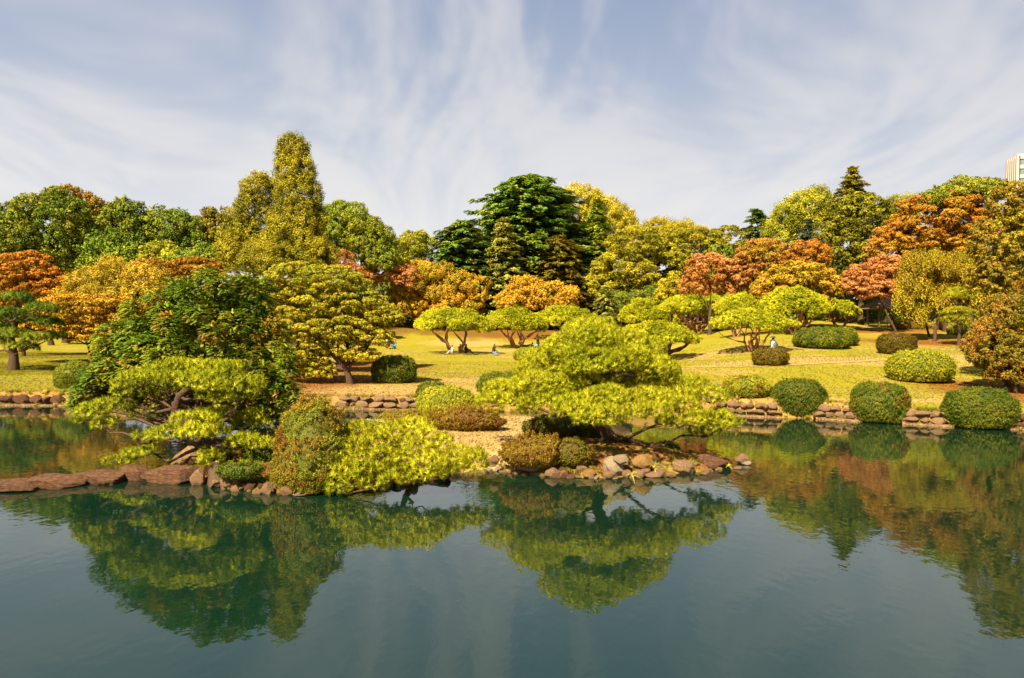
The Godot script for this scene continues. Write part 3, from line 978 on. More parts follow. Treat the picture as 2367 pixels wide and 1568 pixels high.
func clipped(called: String, label: String, frame: Array, palette: Array, opt := {}) -> void:
	# FRAME: left, right, top and foot in the picture; the foot is the shrub's front edge on the ground
	var mid: float = (frame[0] + frame[1]) / 2.0
	var front: Vector3 = on_level(mid, frame[3], opt.level) if opt.has("level") else on_ground(mid, frame[3], opt.get("from", 30.0))
	var px := per_px(-front.z)
	var wide: float = (frame[1] - frame[0]) / 2.0 * px
	var thick: float = wide * opt.get("thick", 0.95)
	var deep := -front.z + thick * 0.8
	wide = (frame[1] - frame[0]) / 2.0 * per_px(deep)
	var foot := at(mid, frame[3], deep)
	foot.y = opt.get("level", height(foot.x, foot.z))
	if opt.has("level"):
		foot.y = opt.level
	else:
		foot.y = minf(foot.y, front.y + 0.3)
	var tall: float = at(mid, frame[2], deep).y - foot.y
	var o := thing(called, label, opt.get("category", "shrub"), foot, opt.get("group", ""))
	var box_ := Vector3(wide, tall, thick)
	var seat: float = opt.get("seat", 0.42)
	var square: float = opt.get("square", 1.25)
	var bumps: float = opt.get("bumps", 0.075)
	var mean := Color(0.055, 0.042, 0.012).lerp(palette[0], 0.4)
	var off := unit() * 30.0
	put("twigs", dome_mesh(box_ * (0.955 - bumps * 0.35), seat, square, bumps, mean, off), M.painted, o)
	var buf := PackedFloat32Array()
	var size: float = opt.get("size", 0.085)
	var n := int(opt.get("dens", 1.0) * 8.0 * (wide * tall + wide * thick * 0.6 + tall * thick) / (size * size * 2.2))
	var mix: Array = opt.get("patch", [])
	for i in n:
		var a := rnd(0, TAU)
		var v := acos(rnd(-0.92, 1.0)) / PI
		var p := dome_point(box_, seat, square, v, a, 0.0, off)
		p *= 1.0 + bumps * noise.get_noise_3dv(p * 1.3 + off) + (rnd(-0.05, 0.012) if rng.randf() < 0.985 else rnd(0.02, 0.07))
		var up := (Vector3(p.x / wide / wide, (p.y - tall * seat) / tall / tall * 2.0, p.z / thick / thick).normalized() + unit() * 0.45).normalized()
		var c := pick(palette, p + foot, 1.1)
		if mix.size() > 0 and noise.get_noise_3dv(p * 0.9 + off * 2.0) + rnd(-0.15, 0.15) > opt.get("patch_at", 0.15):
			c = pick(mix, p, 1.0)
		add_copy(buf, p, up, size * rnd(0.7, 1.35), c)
	copies("leaves", leafy.sprig[rng.randi() % 3], M.leaf, buf, o)

func build_topiary() -> void:
	clipped("clipped_shrub", "clipped green ball by the stones of the left bank", [128, 211, 836, 900], CLIPPED_LIT.slice(0, 1) + CLIPPED.slice(1, 2), {"from": 33.0, "square": 1.15, "seat": 0.5})
	clipped("clipped_shrub", "dark green boxy dome on the lawn, right of the big maple", [858, 962, 823, 888], CLIPPED, {"square": 1.7, "bumps": 0.07, "size": 0.1})
	clipped("clipped_shrub", "low clipped mound left of the island pine's top", [1187, 1275, 803, 836], CLIPPED_LIT.slice(0, 2) + CLIPPED.slice(2, 3), {"size": 0.1})
	clipped("clipped_shrub", "dark green dome on the bank, left behind the island pine", [1103, 1225, 860, 934], CLIPPED + CLIPPED_LIT.slice(0, 1), {"square": 1.5, "size": 0.08})
	clipped("clipped_shrub", "green domed shrub on the bank above the stone wall in the middle", [962, 1042, 882, 940], CLIPPED.slice(1, 3) + CLIPPED_LIT.slice(0, 1), {"level": 0.1})
	clipped("clipped_shrub", "bright yellow green ball right behind the island pine", [1488, 1576, 832, 884], CLIPPED_LIT, {"size": 0.085})
	clipped("clipped_shrub", "front lobe of the double hedge dome on the lawn", [1835, 1963, 757, 808], CLIPPED + CLIPPED_LIT.slice(0, 1), {"square": 1.5, "size": 0.12, "seat": 0.35, "thick": 0.8})
	clipped("clipped_shrub", "right rear lobe of the double hedge dome on the lawn", [1908, 1982, 757, 801], CLIPPED + CLIPPED_LIT.slice(0, 1), {"square": 1.5, "size": 0.12, "seat": 0.35})
	clipped("clipped_shrub", "small rust tinted shrub below the nearest umbrella pine", [1738, 1822, 805, 848], CLIPPED_RUST, {"size": 0.095, "seat": 0.55, "bumps": 0.1})
	clipped("clipped_shrub", "olive brown clipped mound behind the largest lawn shrub on the right", [2029, 2116, 770, 821], CLIPPED_RUST.slice(0, 2) + CLIPPED.slice(1, 2), {"square": 1.5, "size": 0.1, "seat": 0.5})
	clipped("clipped_shrub", "wide yellow green dome alone on the right lawn", [2052, 2200, 811, 888], CLIPPED_LIT, {"square": 1.6, "size": 0.1, "seat": 0.45, "bumps": 0.06})
	clipped("clipped_shrub", "half yellow half rusty round shrub at the left end of the right bank", [1670, 1778, 868, 936], CLIPPED_LIT, {"size": 0.09, "patch": AZALEA, "patch_at": 0.24, "from": 32.0})
	clipped("clipped_shrub", "leftmost of the three dark clipped balls at the right waterline", [1780, 1909, 876, 966], CLIPPED, {"level": 0.02, "seat": 0.5, "thick": 0.9, "group": "clipped balls at the right waterline", "size": 0.085})
	clipped("clipped_shrub", "middle one of the three dark clipped balls at the right waterline, brown flanked", [1968, 2098, 885, 979], CLIPPED, {"level": 0.02, "seat": 0.45, "square": 1.5, "thick": 0.9, "group": "clipped balls at the right waterline", "size": 0.085, "patch": AZALEA.slice(0, 2), "patch_at": 0.38})
	clipped("clipped_shrub", "rightmost and widest of the three dark clipped balls at the right waterline", [2182, 2347, 896, 993], CLIPPED, {"level": 0.02, "seat": 0.45, "square": 1.3, "thick": 0.85, "group": "clipped balls at the right waterline", "size": 0.085})
	clipped("clipped_shrub", "small round bush behind the trunk of the two tiered pine", [2192, 2238, 748, 776], CLIPPED_LIT.slice(0, 2), {"size": 0.12})
	clipped("low_hedge", "long low dry hedge in front of the garden pavilion", [2058, 2150, 743, 762], CLIPPED_RUST.slice(1, 3) + [STRAW], {"size": 0.14, "thick": 0.3, "square": 2.2, "category": "hedge"})
	clipped("low_hedge", "straw coloured low hedge between the weeping trees and the two tiered pine", [2152, 2290, 741, 764], [STRAW, CLIPPED_RUST[2], STRAW], {"size": 0.14, "thick": 0.25, "square": 2.2, "category": "hedge"})
	# on the island
	clipped("clipped_shrub", "yellow green dome at the rear edge of the island", [962, 1100, 893, 975], CLIPPED_LIT, {"level": 0.2, "size": 0.07})
	clipped("azalea", "rusty brown low azalea between the island's dome and the island pine", [990, 1162, 937, 1002], AZALEA, {"level": 0.35, "size": 0.07, "bumps": 0.24, "square": 1.0, "thick": 0.6, "patch": CLIPPED_RUST.slice(1, 3), "patch_at": 0.12})
	clipped("clipped_shrub", "low olive dome at the island's rear edge beside the channel", [868, 1000, 949, 992], CLIPPED_RUST.slice(1, 3) + CLIPPED_LIT.slice(0, 1), {"level": 0.25, "size": 0.065, "thick": 0.7})
	clipped("leafy_shrub", "pale leaved little shrub above the small yellow pine", [815, 905, 972, 1005], [Color(0.25, 0.25, 0.06), Color(0.36, 0.33, 0.10)], {"level": 0.3, "size": 0.085, "bumps": 0.2, "thick": 0.6})
	clipped("leafy_shrub", "tall cone of small leaved shrub on the island, patched with brown twigs", [634, 806, 915, 1142], CLIPPED.slice(1, 3) + CLIPPED_LIT.slice(0, 1), {"level": 0.05, "size": 0.062, "seat": 0.24, "square": 1.08, "bumps": 0.17, "dens": 0.9, "patch": AZALEA, "patch_at": 0.20})
	clipped("azalea", "rounded brownish azalea in front of the island pine's trunk", [1162, 1308, 1006, 1087], CLIPPED_RUST.slice(1, 3) + AZALEA.slice(0, 1) + CLIPPED_RUST.slice(1, 2), {"level": 0.2, "size": 0.058, "bumps": 0.42, "thick": 0.7, "square": 1.02})
	clipped("azalea", "loose azalea with pale tips right of the rounded one", [1272, 1375, 1018, 1080], CLIPPED_RUST.slice(0, 2) + CLIPPED.slice(1, 2), {"level": 0.25, "size": 0.06, "bumps": 0.34, "thick": 0.6, "square": 1.0})
	clipped("leafy_shrub", "shaded shrub under the left boughs of the island pine", [1215, 1400, 960, 1018], CLIPPED.slice(0, 2) + AZALEA.slice(0, 1), {"level": 0.4, "size": 0.07, "bumps": 0.2, "thick": 0.5})
	clipped("leafy_shrub", "dark little shrub on the island's right end", [1515, 1572, 1020, 1064], CLIPPED.slice(0, 2), {"level": 0.1, "size": 0.06, "bumps": 0.2})
	clipped("leafy_shrub", "dark low shrub at the foot of the left pine", [505, 600, 1068, 1108], CLIPPED.slice(0, 2), {"level": 0.3, "size": 0.065, "bumps": 0.25, "thick": 0.6})
	clipped("leafy_shrub", "dark green shrub between the left pine and the cone", [560, 650, 1010, 1075], CLIPPED.slice(0, 2), {"level": 0.3, "size": 0.07, "bumps": 0.22, "thick": 0.7})

# ---------------------------------------------------------------- trained pines, the juniper and the maple

const NEEDLE := [Color(0.198, 0.225, 0.0099), Color(0.342, 0.3375, 0.0126), Color(0.45, 0.414, 0.0198)]
const NEEDLE_YELLOW := [Color(0.198, 0.2115, 0.009), Color(0.342, 0.3285, 0.0117), Color(0.45, 0.4005, 0.018)]
const NEEDLE_DARK := [Color(0.05, 0.085, 0.012), Color(0.11, 0.135, 0.012), Color(0.20, 0.195, 0.014)]

func trained_pine(label: String, foot: Vector3, deep: float, grid: Array, pads: Array, stem: Array, thick: float, palette: Array, size: float, opt := {}) -> void:
	# GRID: turns the numbers of PADS and STEM into frame points; a pad is x, y, half width, half height, set back
	var o := thing("trained_pine", label, "pine tree", foot)
	var path := []
	for s in stem:
		path.append(at(grid[0] + s[0] * grid[2], grid[1] + s[1] * grid[2], deep + (s[2] if s.size() > 2 else 0.0)) - foot)
	path[0] = Vector3(0, -0.55, 0)
	var st := begin()
	var rad := taper(thick, thick * 0.38, path.size() - 1)
	rad[0] = thick * 1.45
	tube(st, path, rad, 10)
	var trunk := put("trunk", st.commit(), opt.get("bark", M.dark_bark), o)
	var lobes := []
	var fat: float = opt.get("fat", 1.0)
	var px := per_px(deep) * float(grid[2])
	var ends := []
	pads = pads.duplicate()
	pads.sort_custom(func(a, b): return reach(stem, a) < reach(stem, b))
	for i in pads.size():
		var q: Array = pads[i]
		var back: float = q[4] if q.size() > 4 else [-0.5, 0.35, -0.1, 0.7, -0.8][i % 5] * opt.get("spread", 1.0)
		var c := at(grid[0] + q[0] * grid[2], grid[1] + q[1] * grid[2], deep + back) - foot
		var r := Vector3(q[2] * px, q[3] * px * fat, maxf(q[2] * 0.75, q[3]) * px) * Vector3(fat, 1.0, fat)
		var parts := 1 + int(r.x / 0.34)
		for k in parts:                       # a pad is a row of smaller cushions
			var t := (k + 0.5) / parts * 2.0 - 1.0
			var cc := c + Vector3(t * r.x * 0.62, rnd(-0.35, 0.25) * r.y + 0.30 * r.y * (1.0 - t * t), rnd(-0.35, 0.35) * r.z)
			lobes.append([cc, Vector3(r.x / pow(parts, 0.62) * rnd(1.0, 1.3), r.y * rnd(0.85, 1.2), r.z / pow(parts, 0.35) * rnd(0.9, 1.2))])
			if (i + k) % 2 == 0:
				lobes.append([cc + Vector3(rnd(-0.2, 0.2), rnd(-0.05, 0.10), -opt.get("back", 1.2) * rnd(0.5, 1.0)), Vector3(r.x / pow(parts, 0.7), r.y * 0.9, r.z * 0.8)])
		var from: Vector3 = path[1]
		var own := 1e6
		for k in range(1, path.size()):
			own = minf(own, (path[k] as Vector3).distance_to(c))
		for k in range(1, path.size()):
			var sample: Vector3 = path[k]
			if sample.y < c.y + 0.15 and sample.distance_to(c) < from.distance_to(c):
				from = sample
		for e in ends:                        # an outer pad hangs on the bough of an inner one
			if e[1] < own - 0.25 and (e[0] as Vector3).y < c.y + 0.25 and (e[0] as Vector3).distance_to(c) < from.distance_to(c):
				from = e[0]
		ends.append([c + Vector3(0, -r.y * 0.35, 0), own])
		if from.distance_to(c) > 0.25:
			var b := begin()
			var end := c + Vector3(0, -r.y * 0.35, 0)
			tube(b, limb(from, end, -0.05 * from.distance_to(end), 5, 0.07), taper(thick * clampf(0.12 * from.distance_to(end) + 0.14, 0.15, 0.42), 0.012, 5), 6)
			put("branch", b.commit(), opt.get("bark", M.dark_bark), trunk)
			for k in 3:                       # twigs under the cushions
				var tw := begin()
				tube(tw, limb(from.lerp(end, rnd(0.55, 0.95)), c + Vector3(rnd(-0.8, 0.8) * r.x, rnd(-0.1, 0.3) * r.y, rnd(-0.8, 0.8) * r.z), 0.0, 3, 0.1), taper(0.016, 0.006, 3), 4)
				put("twig", tw.commit(), opt.get("bark", M.dark_bark), trunk)
	var buf := cover(lobes, palette, size, opt.get("dens", 3.3), 1.0, opt.get("below", -0.55), 1.0, 0.34)
	copies("needles", leafy.needles[0], M.needle, buf, o)

func reach(stem: Array, pad: Array) -> float:
	var best := 1e9
	for s in stem:
		best = minf(best, Vector2(s[0], s[1]).distance_to(Vector2(pad[0], pad[1])))
	return best

func build_near_plants() -> void:
	# the island pine
	var foot := on_level(1398, 1024, 0.55)
	trained_pine("big trained pine in the middle of the island, broad cushions of lime needles", foot, 23.6, [1088.8, 719.6, 0.30], [
		[890, 140, 170, 55, 0.2], [1010, 110, 90, 40, 0.5], [760, 250, 190, 65, -0.4], [1160, 225, 190, 65, -0.2], [930, 210, 190, 60, -0.9], [900, 330, 210, 45, -1.2], [1340, 300, 150, 70, 0.2], [560, 350, 110, 50, 0.5], [1180, 320, 170, 45, -0.9],
		[620, 440, 230, 70, -0.3], [1000, 425, 250, 70, -1.2], [1330, 445, 250, 80, -0.4], [1490, 535, 120, 60, 0.3], [820, 410, 200, 55, 0.5], [1200, 500, 220, 50, 0.9], [430, 500, 80, 40, 0.9], [960, 520, 150, 40, 0.2],
		[330, 635, 200, 75, -0.5], [590, 600, 230, 80, -1.0], [150, 715, 100, 50, 0.1], [400, 735, 140, 50, -1.2], [780, 725, 190, 70, -1.7], [1050, 715, 240, 75, -2.0], [1000, 810, 150, 50, -2.5], [700, 640, 160, 60, 0.3],
		[1350, 715, 230, 75, -1.6], [1590, 735, 170, 60, -0.9], [1700, 610, 120, 65, 0.4], [1850, 690, 120, 75, 0.0], [1750, 850, 130, 55, -1.2], [1910, 880, 110, 70, -0.5], [2010, 870, 70, 50, 0.0], [1530, 860, 90, 40, -1.6], [1250, 640, 150, 40, 0.6], [1780, 950, 60, 45, -0.3], [1860, 930, 70, 50, -0.7],
		[1280, 590, 200, 50, 1.8], [800, 560, 180, 50, 1.7], [980, 835, 170, 45, -2.7], [1160, 815, 150, 45, -2.5], [820, 785, 170, 48, -2.3], [1390, 790, 150, 42, -2.1], [560, 700, 150, 50, -1.6], [480, 660, 120, 50, 0.5], [250, 700, 110, 45, -0.9], [1480, 640, 130, 55, -0.3], [1620, 680, 110, 50, -0.2]],
		[[1050, 1000], [1060, 960], [1000, 880], [985, 800], [1050, 680], [1085, 590], [1060, 470], [1010, 340], [960, 200], [930, 150]], 0.235, NEEDLE, 0.112, {"spread": 1.0, "back": 1.5, "fat": 1.12})
	# the left pine
	foot = on_level(508, 1086, 0.42)
	trained_pine("trained pine on the left of the island, leaning out over the channel", foot, 20.9, [0.0, 662.7, 0.3321], [
		[1300, 560, 200, 55, 0.3], [1050, 640, 180, 50, 0.0], [1500, 610, 190, 70, 0.1], [900, 690, 90, 50, -0.3], [860, 730, 60, 50, -0.5], [1300, 660, 160, 50, -0.7], [1650, 690, 140, 70, -0.1], [1700, 770, 90, 50, 0.3], [1500, 780, 120, 50, -0.4], [1450, 700, 140, 50, -0.9], [1050, 750, 70, 35, 0.2], [1180, 700, 120, 40, 0.5],
		[800, 845, 120, 50, -0.3], [640, 900, 120, 60, -0.4], [560, 935, 50, 50, -0.2], [720, 965, 70, 35, -0.6], [900, 830, 50, 40, 0.2], [1000, 910, 80, 35, 0.7],
		[1350, 960, 160, 60, -0.9], [1450, 900, 100, 40, -0.4], [1250, 1040, 160, 50, -1.1], [1050, 1060, 100, 42, -0.8], [1400, 1035, 120, 50, -1.2],
		[1750, 950, 120, 60, 0.4], [1700, 1080, 120, 55, -0.5], [1850, 1110, 55, 40, -0.3], [1780, 1120, 60, 35, -0.7],
		[950, 1180, 95, 42, -0.6], [820, 1220, 80, 42, -0.7], [1450, 1160, 50, 40, -1.2], [1480, 1220, 70, 60, -1.0], [1700, 1270, 80, 45, -1.2]],
		[[1530, 1230], [1510, 1120], [1440, 1040, 0.2], [1330, 940, 0.3], [1215, 850, 0.2], [1250, 760, 0.1], [1330, 690, 0.0], [1400, 620, 0.1]], 0.20, NEEDLE_DARK.slice(2, 3) + NEEDLE.slice(0, 3), 0.108, {"back": 1.0, "fat": 0.98})
	# the small yellow pine
	foot = on_level(968, 1082, 0.2)
	trained_pine("small yellow green pine spreading over the water in front of the island", foot, 19.5, [606.0, 852.0, 0.28], [
		[820, 530, 140, 50, 0.2], [1150, 525, 180, 55, 0.3], [1330, 560, 100, 50, 0.1], [700, 600, 100, 50, -0.1], [850, 640, 140, 50, -0.5], [1250, 640, 120, 45, -0.3], [1450, 650, 110, 50, 0.0], [640, 740, 100, 50, -0.3], [760, 760, 140, 50, -0.8], [950, 750, 120, 50, -0.8], [1130, 720, 80, 50, 0.3],
		[1300, 780, 180, 60, -0.7], [1500, 790, 150, 60, -0.4], [1700, 780, 120, 60, 0.0], [1640, 730, 90, 45, 0.2], [560, 840, 140, 50, -0.6], [700, 850, 140, 50, -1.0], [900, 830, 110, 45, -1.0], [1050, 870, 80, 42, -0.8], [700, 955, 110, 50, -1.2], [640, 1010, 70, 35, -1.2], [930, 960, 90, 42, -1.1], [1480, 850, 100, 35, -0.7], [1720, 830, 100, 40, -0.3], [980, 590, 120, 45, -0.2], [1250, 885, 140, 40, -1.0], [1390, 880, 110, 38, -0.9], [1120, 905, 110, 40, -1.1]],
		[[1230, 930], [1235, 800, 1.5], [1190, 740, 1.2], [1155, 660, 0.8], [1100, 610, 0.5], [1040, 570, 0.3]], 0.12, NEEDLE_YELLOW, 0.118, {"back": 0.7, "bark": M.bark, "fat": 1.25})
	# pines on the lawns
	foot = on_ground(30, 856, 35.0)
	trained_pine("dark layered pine at the left edge, standing on the shaded lawn", foot, -foot.z, [0.0, 0.0, 1.0], [
		[35, 697, 62, 24, 0], [90, 722, 54, 20, -0.8], [10, 733, 62, 22, -1], [60, 750, 62, 22, 0.5], [112, 755, 44, 18, 0], [20, 775, 62, 20, -0.8], [84, 785, 54, 18, -1.0], [45, 806, 54, 16, -0.5], [-40, 740, 52, 24, 0], [-30, 790, 52, 22, 0.5], [70, 710, 46, 18, 1.0], [120, 780, 36, 14, 0.4]],
		[[30, 856], [32, 820], [25, 780], [38, 740], [35, 700]], 0.30, [Color(0.04, 0.085, 0.011), Color(0.10, 0.145, 0.013), Color(0.21, 0.225, 0.016)], 0.19, {"back": 1.5, "fat": 0.72, "below": -0.2})
	foot = on_ground(2216, 800, 35.0)
	trained_pine("small pine pruned into two tiers on the right lawn", foot, -foot.z, [0.0, 0.0, 1.0], [
		[2214, 676, 22, 10, 0], [2200, 686, 26, 8, -0.4], [2230, 688, 24, 7, 0.2], [2212, 720, 36, 9, -0.5], [2190, 727, 22, 8, 0], [2240, 727, 26, 9, 0.3], [2214, 738, 34, 8, -0.6], [2196, 746, 20, 6, 0.1], [2228, 747, 24, 6, -0.2]],
		[[2216, 800], [2218, 770], [2214, 740], [2214, 710], [2214, 682]], 0.13, [Color(0.18, 0.19, 0.011), Color(0.31, 0.29, 0.013), Color(0.42, 0.36, 0.018)], 0.17, {"back": 0.4, "fat": 0.85})
	# the juniper behind the left pine
	foot = on_level(470, 1040, 0.4)
	var o := thing("juniper", "large dark green juniper mass with rusty twigs behind the left pine", "tree", foot)
	var px := per_px(23.8)
	var lobes := []
	var tips := []
	for m in [[500, 665, 95, 48, 0], [430, 700, 90, 60, 0.3], [570, 690, 80, 60, 0.2], [370, 740, 90, 60, 0], [300, 790, 80, 55, -0.2], [480, 770, 110, 80, -0.7], [590, 780, 75, 85, 0], [390, 820, 110, 60, -0.8], [260, 820, 50, 40, 0], [540, 850, 100, 60, -0.6], [640, 845, 55, 60, -0.5], [655, 900, 45, 55, -0.6], [620, 910, 60, 60, -0.2], [300, 850, 70, 35, -0.5], [235, 875, 50, 32, -0.4], [205, 905, 40, 30, -0.4], [190, 935, 26, 22, -0.3], [230, 920, 40, 30, 0.1], [560, 930, 80, 50, 0.3], [440, 900, 80, 60, 0.5], [345, 885, 85, 45, 0.2], [420, 935, 90, 45, 0.4], [520, 965, 80, 36, 0.3], [300, 915, 60, 30, 0.1], [600, 970, 60, 36, 0.0]]:
		var c := at(m[0], m[1], 23.8 + m[4]) - foot
		lobes.append_array(lobes_of(c, Vector3(m[2] * px, m[3] * px, maxf(m[2] * 0.9, 50.0) * px), 0.36))
		tips.append(c - Vector3(0, 0.1, 0))
	trunk_and_limbs(o, tips, 0.16, M.dark_bark, 0.28)
	copies("crown", leafy.frond[0], M.leaf, juniper_cover(lobes, [Color(0.075, 0.14, 0.011), Color(0.16, 0.225, 0.014), Color(0.28, 0.31, 0.02)], [Color(0.30, 0.16, 0.018), Color(0.36, 0.25, 0.025)], 0.10), o)
	# the big maple on the far bank
	wood_tree("maple_tree", "big golden green maple spreading beside the juniper on the far bank", "layer", 43.5, [[690, 640, 80, 36], [760, 650, 90, 40], [640, 680, 60, 40], [720, 700, 90, 50], [810, 695, 80, 40], [680, 750, 80, 45], [770, 755, 90, 45], [850, 745, 60, 40], [700, 810, 70, 40], [790, 800, 60, 36], [860, 780, 56, 30], [735, 855, 44, 26], [700, 840, 40, 30], [900, 735, 36, 22], [880, 715, 40, 20], [830, 820, 50, 18]],
		LIME.slice(0, 2) + GOLD.slice(1, 2) + LIME.slice(1, 3) + GOLD.slice(1, 2), 0.215, {"share": 0.31, "trunk": 815, "thick": 0.20, "fork": 0.32, "dens": 2.0})
	# tufts of grass along the island's edge and beside its stones
	var tufts := PackedFloat32Array()
	for i in 9000:
		var e := rng.randi() % island_edge.size()
		var q := island_edge[e].lerp(island_edge[(e + 1) % island_edge.size()], rng.randf()) + Vector2(rnd(-0.9, 0.9), rnd(-0.9, 0.9))
		var y := height(q.x, -q.y)
		if y < 0.03 or y > 0.34 or noise.get_noise_2d(q.x * 1.3, q.y * 1.3) < 0.02:
			continue
		add_copy(tufts, Vector3(q.x, y + 0.02, -q.y), (Vector3.UP + unit() * 0.35).normalized(), rnd(0.05, 0.15), pick([Color(0.13, 0.15, 0.012), Color(0.28, 0.24, 0.02), Color(0.38, 0.29, 0.05)], Vector3(q.x, 0, q.y), 0.9, 0.35))
	for i in 5000:
		var w := shore_at(rnd(-100, 2460))
		var q := Vector2(w.x + rnd(-0.2, 0.2), -w.z + rnd(-0.05, 0.75))
		if noise.get_noise_2d(q.x * 1.1, 7.0) + 0.25 * noise.get_noise_2d(q.x * 5.0, q.y * 5.0) < 0.05:
			continue
		add_copy(tufts, Vector3(q.x, maxf(height(q.x, -q.y), 0.03) + 0.03, -q.y), (Vector3.UP + Vector3.BACK * 0.4 + unit() * 0.4).normalized(), rnd(0.06, 0.20), pick([Color(0.13, 0.15, 0.012), Color(0.26, 0.22, 0.02), Color(0.38, 0.27, 0.05)], Vector3(q.x, 0, q.y), 0.9, 0.35))
	copies("grass_tufts", leafy.needles[1], M.leaf, tufts)
	# fallen leaves on lawn and soil, and a few on the water
	var litter := PackedFloat32Array()
	for i in 9000:
		var dd := rnd(18, 75)
		var xx := dd * rnd(-0.66, 0.66)
		var y := height(xx, -dd)
		var heap := noise.get_noise_2d(xx * 0.16 + 5.0, dd * 0.16) + 0.25
		if y < 0.08 and rng.randf() > 0.05:
			continue
		if y >= 0.08 and rng.randf() > heap:
			continue
		add_copy(litter, Vector3(xx, maxf(y, 0.0) + 0.012, -dd), (Vector3.UP + unit() * 0.25).normalized(), rnd(0.022, 0.05), pick([Color(0.30, 0.12, 0.02), Color(0.42, 0.22, 0.03), Color(0.5, 0.36, 0.08)], Vector3(xx, 0, dd), 0.5, 0.4), 0.15)
	copies("fallen_leaves", leafy.layer[0], M.leaf, litter)
	# ferns and tufts between the stones
	var ferns := ["yellow fern hanging over the red stones below the pale boulder", "fern sprouting beside the mossy boulder", "yellow herb left of the pale lichen boulder", "fern under the loose azalea", "little herb on the islet stones at the island's right tip", "grass tuft at the foot of the left pine", "yellow herb beside the left boulder", "grass tuft left of the cone shrub"]
	var spots := [[1461, 1098, 0.24], [1512, 1082, 0.2], [1392, 1060, 0.25], [1352, 1064, 0.26], [1685, 1078, 0.16], [575, 1093, 0.34], [384, 1068, 0.2], [606, 1085, 0.32]]
	for i in spots.size():
		var p := on_level(spots[i][0], spots[i][1], 0.22)
		var f := thing("fern", ferns[i], "fern", p)
		var st := begin()
		for k in 15:
			var dir := (unit() + Vector3.UP * 0.8).normalized()
			var prev := Vector3.ZERO
			var long: float = spots[i][2] * rnd(0.7, 1.3)
			for j in 5:
				var t := (j + 1) / 5.0
				var q := dir * long * t - Vector3.UP * 0.45 * long * t * t
				var side := dir.cross(Vector3.UP).normalized() * 0.035 * (1.2 - t)
				leaf_tri(st, prev, prev + (q - prev) * 0.6 + side, q, Vector3.UP, 1.0)
				leaf_tri(st, prev, prev + (q - prev) * 0.6 - side, q, Vector3.UP, 0.9)
				prev = q
		var leaf := st.commit()
		var mat: StandardMaterial3D = matte(Color(0.42, 0.36, 0.03) if i < 5 else Color(0.26, 0.25, 0.03), 0.6)
		mat.cull_mode = BaseMaterial3D.CULL_DISABLED
		put("frond", leaf, mat, f)

func juniper_cover(lobes: Array, palette: Array, rusty: Array, size: float) -> PackedFloat32Array:
	var buf := PackedFloat32Array()
	for i in lobes.size():
		var c: Vector3 = lobes[i][0]
		var r: Vector3 = lobes[i][1]
		var n := int(4.2 * (r.x * r.y + r.y * r.z + r.x * r.z) / (size * size) * 0.85) + 4
		for j in n:
			var d := unit()
			var p := c + d * r * (1.0 - 0.4 * rng.randf() * rng.randf())
			var buried := false
			for k in lobes.size():
				if k != i and ((p - (lobes[k][0] as Vector3)) / (lobes[k][1] as Vector3)).length_squared() < 0.5:
					buried = true
					break
			if buried:
				continue
			var tint := pick(palette, p, 0.7)
			if noise.get_noise_3dv(p * 0.8 + Vector3(9, 2, 4)) + rnd(-0.2, 0.2) - d.y * 0.15 > 0.30:
				tint = pick(rusty, p, 1.0)
			add_frond(buf, p, (d + unit() * 0.5 + Vector3.UP * 0.25).normalized(), size * rnd(0.7, 1.3), tint)
	return buf

# ---------------------------------------------------------------- stones

func stone_mesh(seed_: int, boxy := 0.0) -> ArrayMesh:
	var cuts := []
	for k in 13:
		cuts.append([unit(), rnd(0.58, 0.86) * (1.0 + 0.45 * boxy)])
	var off := Vector3(seed_ * 7.3, 2.0, 5.0)
	var st := begin()
	st.set_smooth_group(0)
	var rows := 26
	var cols := 40
	var pts := []
	for j in rows + 1:
		for i in cols + 1:
			var v := PI * j / rows
			var a := TAU * (i % cols) / cols
			var p := Vector3(sin(v) * cos(a), cos(v), sin(v) * sin(a))
			if boxy > 0.0:
				p = p.lerp(p / maxf(absf(p.x), maxf(absf(p.y), absf(p.z))), boxy)
			p *= 1.0 + 0.16 * (1.0 - boxy * 0.4) * noise.get_noise_3dv(p * 0.9 + off)
			for c in cuts:
				var over: float = p.dot(c[0]) - c[1]
				if over > 0.0:
					p -= (c[0] as Vector3) * over * 0.9
			p *= 1.0 + 0.085 * noise.get_noise_3dv(p * 2.6 + off) + 0.035 * noise.get_noise_3dv(p * 7.0 - off)
			pts.append(p)
	for j in rows:
		for i in cols:
			var a := j * (cols + 1) + i
			for k in [a, a + 1, a + cols + 1, a + 1, a + cols + 2, a + cols + 1]:
				st.add_vertex(pts[k])
	st.index()
	st.generate_normals()
	var mesh := st.commit()
	return mesh

func boulder(label: String, called: String, frame: Array, mat: Material, opt := {}) -> void:
	# FRAME: middle, foot line, width and height in the picture; it stands on the level LEVEL
	var foot := on_level(frame[0], frame[1], opt.get("level", 0.0))
	var px := per_px(-foot.z)
	var w: float = frame[2] * px / 2.0
	var h: float = frame[3] * px
	var dz: float = w * opt.get("thick", 0.75)
	foot.z -= dz * 0.8
	var o := put(called, stones[opt.get("shape", rng.randi() % 7)], mat, null, foot + Vector3(0, h * 0.34, 0))
	o.basis = Basis(Vector3.BACK, opt.get("roll", rnd(-0.12, 0.12))) * Basis.from_scale(Vector3(w * 1.0, h * 0.60, dz)) * Basis(Vector3.UP, rnd(0, TAU))
	tag(o, label, "rock", opt.get("group", ""))

